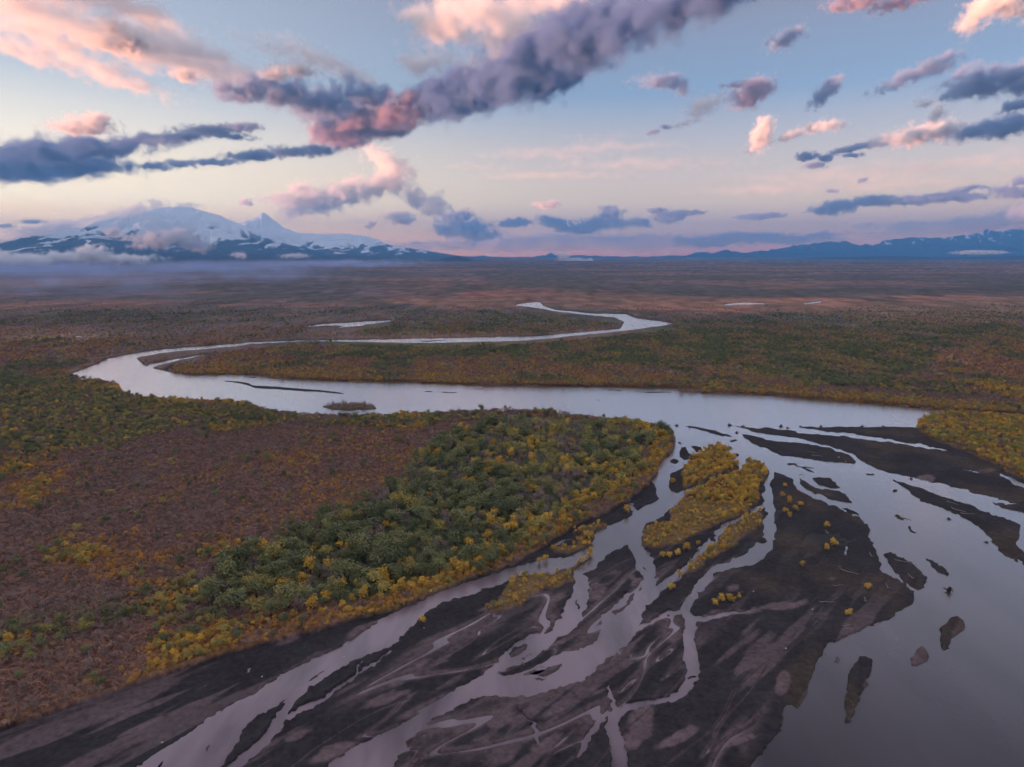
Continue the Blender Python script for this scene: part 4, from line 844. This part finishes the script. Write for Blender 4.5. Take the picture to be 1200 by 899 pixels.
cl('broad pink veil of cloud in the upper left corner', [(10,4,70,16,-15),(70,22,70,17,-18),(120,45,60,18,-20),(180,60,60,17,-12),(240,75,70,13,-8),(40,-15,80,18),(150,10,80,16,-15),(60,45,60,14,-20),(210,55,70,18,-12),(30,60,70,8,-18),(120,85,80,8,-16),(270,92,60,10,-10)], alt=A+500, dens=4.0, soft=1.4, erode=3.4)
cl('dense peach puff inside the pink veil', [(132,30,20,12),(150,48,30,16,-20),(120,50,20,8)], alt=A+350, dens=6, soft=1.0)
cl('little peach cloud below the pink veil', [(214,88,17,7),(225,92,12,5)], alt=A, dens=4)
cl('small pink lens-shaped cloud over the dark left bank', [(105,146,28,10),(93,150,30,7),(113,142,16,9)], alt=A-800, dens=8)
cl('dark slate cloud bank with pink underside at the left edge', [(10,188,55,16),(60,178,60,15,5),(120,172,60,10,5),(175,166,45,7,6),(90,192,70,10),(30,202,60,8),(-50,190,60,20),(20,204,60,9)], alt=A-800, dens=8, alb=DK, vox=80)
cl('thin grey tail of cloud stretching right from the left bank', [(215,160,40,5,10),(250,152,45,4,4),(285,148,24,4),(270,160,30,3)], alt=A-800, dens=5, alb=SL)
cl('long thin slate streak below the gap in the sky', [(180,195,24,4),(210,192,25,4),(250,190,36,3,4),(300,182,40,5,5),(345,178,34,5),(375,176,24,6)], alt=A-800, dens=6, alb=SL)
cl('pink fleecy cloud tower left of centre above the plain', [(450,188,28,13,-20),(464,204,22,15),(450,217,38,12),(420,222,32,13)], dist=33000, dens=6)
cl('grey-pink cloud trailing left from the fleecy tower', [(395,232,34,13,10),(370,233,30,13),(346,243,25,17,10),(335,231,28,9),(362,222,18,8)], dist=33000, dens=7)
cl('pink fragment of cloud trailing right from the fleecy tower', [(488,232,20,12,-20),(506,241,19,13)], dist=33000, dens=6)
cl('little pink cloud under the fleecy tower', [(467,254,19,7),(473,258,12,5)], dist=36000, dens=6)
cl('tiny pink scrap of cloud beside the small cone', [(287,237,7,5),(293,240,5,3)], dist=34000, dens=5)
cl('tiny pink wisp right of the small cone', [(436,263,6,3),(432,266,5,2)], dist=36000, dens=5)
cl('blue-grey heap of cloud low on the horizon at centre', [(535,256,24,9),(545,268,36,9),(520,270,20,6),(560,276,30,6)], dist=47000, dens=9, alb=SL)
cl('small blue-grey loaf of cloud low right of the heap', [(604,261,19,5),(590,264,8,3)], dist=48000, dens=9, alb=SL)
cl('thin pink scrap of cloud high over the centre horizon', [(632,240,10,3),(648,238,12,3),(640,242,12,3)], dist=45000, dens=4)
cl('twin-humped blue cloud on the centre horizon', [(638,258,14,5),(652,262,20,6),(668,268,20,5)], dist=50000, dens=9, alb=SL)
cl('tallest blue cloud of the centre horizon row', [(715,250,16,9),(700,262,26,8),(728,262,20,6),(685,268,22,6)], dist=50000, dens=9, alb=SL)
cl('small round blue cloud right of the tallest one', [(751,260,9,5),(756,263,8,4)], dist=50000, dens=8, alb=SL)
cl('blue cloud with a flat thin tail right of centre', [(785,254,18,7),(800,250,22,3),(770,247,14,3),(815,249,14,2)], dist=50000, dens=8, alb=SL)
cl('pale grey bank of cloud lying along the centre horizon', [(600,287,80,9),(660,284,70,10),(720,286,80,10),(770,282,60,9),(545,288,60,8),(480,290,50,7)], dist=54000, dens=6.0, soft=1.3, alb=(.85,.87,.93))
cl('flat blue bank of cloud left of the right-hand range', [(830,284,50,6),(880,279,60,6),(920,281,50,5),(960,277,40,4)], dist=54000, dens=5, alb=SL)
cl('long ragged blue cloud over the right-hand range', [(968,246,20,6),(985,241,18,8),(1025,236,34,6),(1070,235,40,5),(1110,232,45,4),(1135,222,24,3,8)], dist=46000, dens=9, alb=SL)
cl('blue cloud at the right edge above the range', [(1190,224,30,6),(1205,212,22,5),(1225,226,40,8)], dist=46000, dens=8, alb=SL)
cl('small dark strip of cloud right of centre low in the sky', [(885,254,22,3.5),(905,252,16,3),(868,254,8,2)], dist=47000, dens=6, alb=SL)
cl('pink glowing cloud bank lying on the right-hand range', [(1005,265,24,3.5),(1060,264,24,3.5),(1100,264,34,5),(1150,260,40,7),(1190,254,36,9),(1240,250,50,14)], dist=52000, dens=6)
cl('pale cloud rolling over the crest of the right-hand range', [(1070,272,40,5),(1120,268,40,6),(1160,264,30,5),(1200,262,30,5),(1020,277,40,4)], dist=52000, dens=4, soft=1.2)
cl('large dark cloud at the right edge of the sky', [(1150,94,32,16),(1182,92,32,16),(1130,105,24,10),(1210,95,30,14)], alt=A2, dens=7.4, alb=SL, erode=4.8, soft=1.2)
cl('dark tail of cloud left of the large dark one', [(1098,76,28,9,15),(1070,88,28,8,15),(1042,102,22,5,15)], alt=A2, dens=3.5, alb=SL, erode=4.8, soft=1.2)
cl('pink spindle-shaped cloud at right with a dark base', [(1080,157,36,10,5),(1105,152,20,10),(1048,164,26,6,5)], alt=A2-200, dens=6.8, erode=4.8, soft=1.2)
cl('mauve wisp rising from the pink spindle cloud', [(1098,133,10,9,60),(1085,120,12,5)], alt=A2, dens=4.7, erode=4.8, soft=1.2)
cl('thin dark tail of cloud left of the pink spindle', [(1015,170,18,3,8),(990,176,18,3,10),(1000,182,12,2)], alt=A2-200, dens=6.8, alb=SL, erode=4.8, soft=1.2)
cl('slate cloud with pink top at the right edge of the sky', [(1148,154,32,9,5),(1182,147,34,11,5),(1208,140,26,10)], alt=A2-200, dens=7.4, alb=SL, erode=4.8, soft=1.2)
cl('slate scrap of cloud at the far right edge', [(1192,123,16,6,10),(1210,118,14,5)], alt=A2, dens=8.1, alb=SL, erode=4.8, soft=1.2)
cl('pink cloud in the upper right corner', [(1146,16,20,15,40),(1172,4,32,14),(1197,10,26,12)], alt=A2-300, dens=6.1, erode=4.8, soft=1.2)
cl('mauve cloud at the top edge right of centre', [(1005,2,34,6),(1050,4,36,6),(985,7,18,4)], alt=A2, dens=4.1, alb=MV, erode=4.8, soft=1.2)
cl('small dark fleck of cloud near the top right of centre', [(920,46,20,9,15),(932,38,12,7,30)], alt=A2, dens=4.3, alb=SL, erode=4.8, soft=1.2)
cl('dark mauve cloud fragment right of centre', [(878,112,24,13,20),(890,102,20,10),(864,98,16,5)], alt=A2, dens=4.9, alb=MV, erode=4.8, soft=1.2)
cl('faint mauve cloud fragment left of the dark one', [(828,122,24,11,15),(815,132,16,6),(806,144,20,4,12)], alt=A, dens=2)
cl('slim dark slanting cloud right of the mauve ones', [(966,110,22,8,45),(976,98,13,6,45)], alt=A2, dens=4.3, alb=SL, erode=4.8, soft=1.2)
cl('small upright pink cloud right of centre', [(893,158,11,17,-15),(898,146,9,8),(884,174,10,4,20)], alt=A2-300, dens=6.1, erode=4.8, soft=1.2)
cl('ragged little pink cloud right of the upright one', [(956,150,14,7),(974,146,15,7),(928,158,18,5,15)], alt=A2-300, dens=4.7, erode=4.8, soft=1.2)
cl('small dark cloud lowest of the right-hand flecks', [(945,183,12,5),(967,185,10,4),(955,194,12,3)], alt=A2-300, dens=8.1, alb=SL, erode=4.8, soft=1.2)
cl('dark streak of cloud at right of the slate bank', [(770,96,24,7),(792,98,20,8,-25),(800,108,11,6)], alt=A2, dens=4.1, alb=SL, erode=4.8, soft=1.2)
cl('faint speck of cloud under the dark streak', [(765,155,9,3,15),(780,148,8,3)], alt=A2, dens=2.7, alb=SL, erode=4.8, soft=1.2)
cl('tiny dark speck of cloud low right of centre', [(975,224,8,3),(1010,212,7,3,20)], dist=40000, dens=4, alb=SL)
cl('faint long pale streaks of high cloud right of centre', [(640,180,120,5),(720,172,100,5),(650,206,120,4),(760,192,130,6),(560,196,60,3),(700,158,60,4)], alt=5200, dens=.40, soft=1.5, erode=3.0, deep=.6)
cl('pale pink sheet of high cloud on the right', [(980,205,160,7),(1090,195,160,8),(900,222,120,6),(1180,188,120,9),(1060,215,160,6)], alt=5200, dens=.45, soft=1.5, erode=2.6, deep=.6)
cl('grey scarf of cloud trailing left off the volcano', [(40,272,34,7),(75,267,34,8,8),(110,262,30,8,12),(20,284,40,8)], dist=30000, dens=4, soft=1.2)
cl('pink-edged cap cloud on the volcano summit', [(120,259,30,7,20),(155,248,30,7,18),(182,240,15,6),(222,242,18,4)], dist=27000, dens=2.2, soft=1.1)
cl('dark little bar of cloud at the left edge horizon', [(6,265,12,2),(38,260,14,2.5)], dist=34000, dens=4, alb=SL)
MB = (.95, .96, 1.0)
cl('white bank of mist along the left foot of the volcano', [(20,305,60,7),(75,302,40,6),(105,297,20,8),(140,303,40,4),(-40,304,60,9),(50,304,40,7)], name='mist', cat='mist', dist=8500, dens=9, alb=MB, soft=1.1)
cl('white cloud clinging to the middle of the volcano slope', [(185,281,24,9),(205,276,22,8),(225,284,16,9),(238,290,12,6),(165,289,14,4)], name='mist', cat='mist', dist=15500, dens=6, alb=MB, soft=1.2)
cl('small white cloud puff high on the left volcano slope', [(132,272,12,7),(150,278,10,4)], name='mist', cat='mist', dist=17000, dens=5, alb=MB, soft=1.2)
cl('veil of mist between the volcano and the small cone', [(262,268,26,10),(290,274,22,9),(328,281,22,8)], name='mist', cat='mist', dist=25000, dens=1.2, alb=MB, soft=1.4)
cl('tiny white puff low on the right volcano slope', [(281,299,9,3.5)], name='mist', cat='mist', dist=13000, dens=6, alb=MB)
cl('thin white streak of mist right of the tiny puff', [(345,300,17,2.4)], name='mist', cat='mist', dist=13000, dens=6, alb=MB)
cl('white streak of mist under the centre hills', [(672,305,14,2.6),(660,301,8,5),(688,305,10,1.6)], name='mist', cat='mist', dist=14000, dens=6, alb=MB)
cl('white streak of mist at the foot of the right-hand range', [(1145,296,22,2.2),(1165,296,16,1.6)], name='mist', cat='mist', dist=14000, dens=6, alb=MB)
cl('low blue mist lying over the plain below the volcano', [(40,315,190,8),(230,313,170,7),(400,309,140,4),(120,325,170,7),(-140,320,170,10),(300,321,140,6),(20,335,150,6),(150,342,120,5)], name='mist', cat='mist', alt=40, dens=.55, alb=(.45,.60,1.0), soft=1.7, erode=2.2, deep=1.6)
# ---------------------------------------------------------------- air
bm = bmesh.new(); bmesh.ops.create_cube(bm, size=1)
me = bpy.data.meshes.new('haze'); bm.to_mesh(me); bm.free()
hz = put('haze', me, 'stuff'); ZT = 2150
hz.scale = (90000, 90000, ZT + 3.5); hz.location = (0, 0, (ZT - 3.5) / 2)
m = bpy.data.materials.new('haze'); m.use_nodes = True; t = m.node_tree; t.nodes.clear()
o = t.nodes.new('ShaderNodeOutputMaterial'); p = t.nodes.new('ShaderNodeVolumePrincipled')
p.inputs['Color'].default_value = (.15, .48, 1.0, 1); p.inputs['Density'].default_value = 3.3e-5; p.inputs['Anisotropy'].default_value = 0.0
t.links.new(p.outputs[0], o.inputs['Volume']); me.materials.append(m)

# ---------------------------------------------------------------- what the setting is called
LABELS = {'flood_plain': ('autumn river plain of gravel bars, scrub and heath', 'ground'), 'outer_plain': ('wide brown plain stretching to the horizon', 'ground'), 'river': ('pale braided river winding across the plain', 'river'),
 'volcano': ('broad snow-capped volcano at the left horizon', 'mountain'), 'snow_cone': ('pale snow cone with a long right shoulder behind the volcano', 'mountain'), 'hill': ('small dark cone-shaped hill on the centre horizon', 'hill'),
 'mountain_range': ('long blue mountain range along the right horizon', 'mountains'), 'low_ridge': ('dark low ridge at the foot of the right range', 'ridge'),
 'green_woodland': ('mass of dark green bushes and trees over the plain', 'woodland'), 'olive_woodland': ('mass of olive yellowing bushes over the plain', 'woodland'), 'golden_brush': ('golden willow scrub along the banks and islands', 'brush'),
 'orange_brush': ('orange-brown low scrub along the river banks', 'brush'), 'bare_brush': ('leafless grey-purple scrub over the plain', 'brush'), 'heath_cover': ('low purple-brown heath covering the left plain', 'heath'), 'haze': ('pale blue air over the whole plain', 'haze')}
for k_, (lb_, ct_) in LABELS.items():
    if k_ in bpy.data.objects: bpy.data.objects[k_]['label'] = lb_; bpy.data.objects[k_]['category'] = ct_
for o in CLOUDS:
    if o.name.startswith('mist'): o['kind'] = 'stuff'
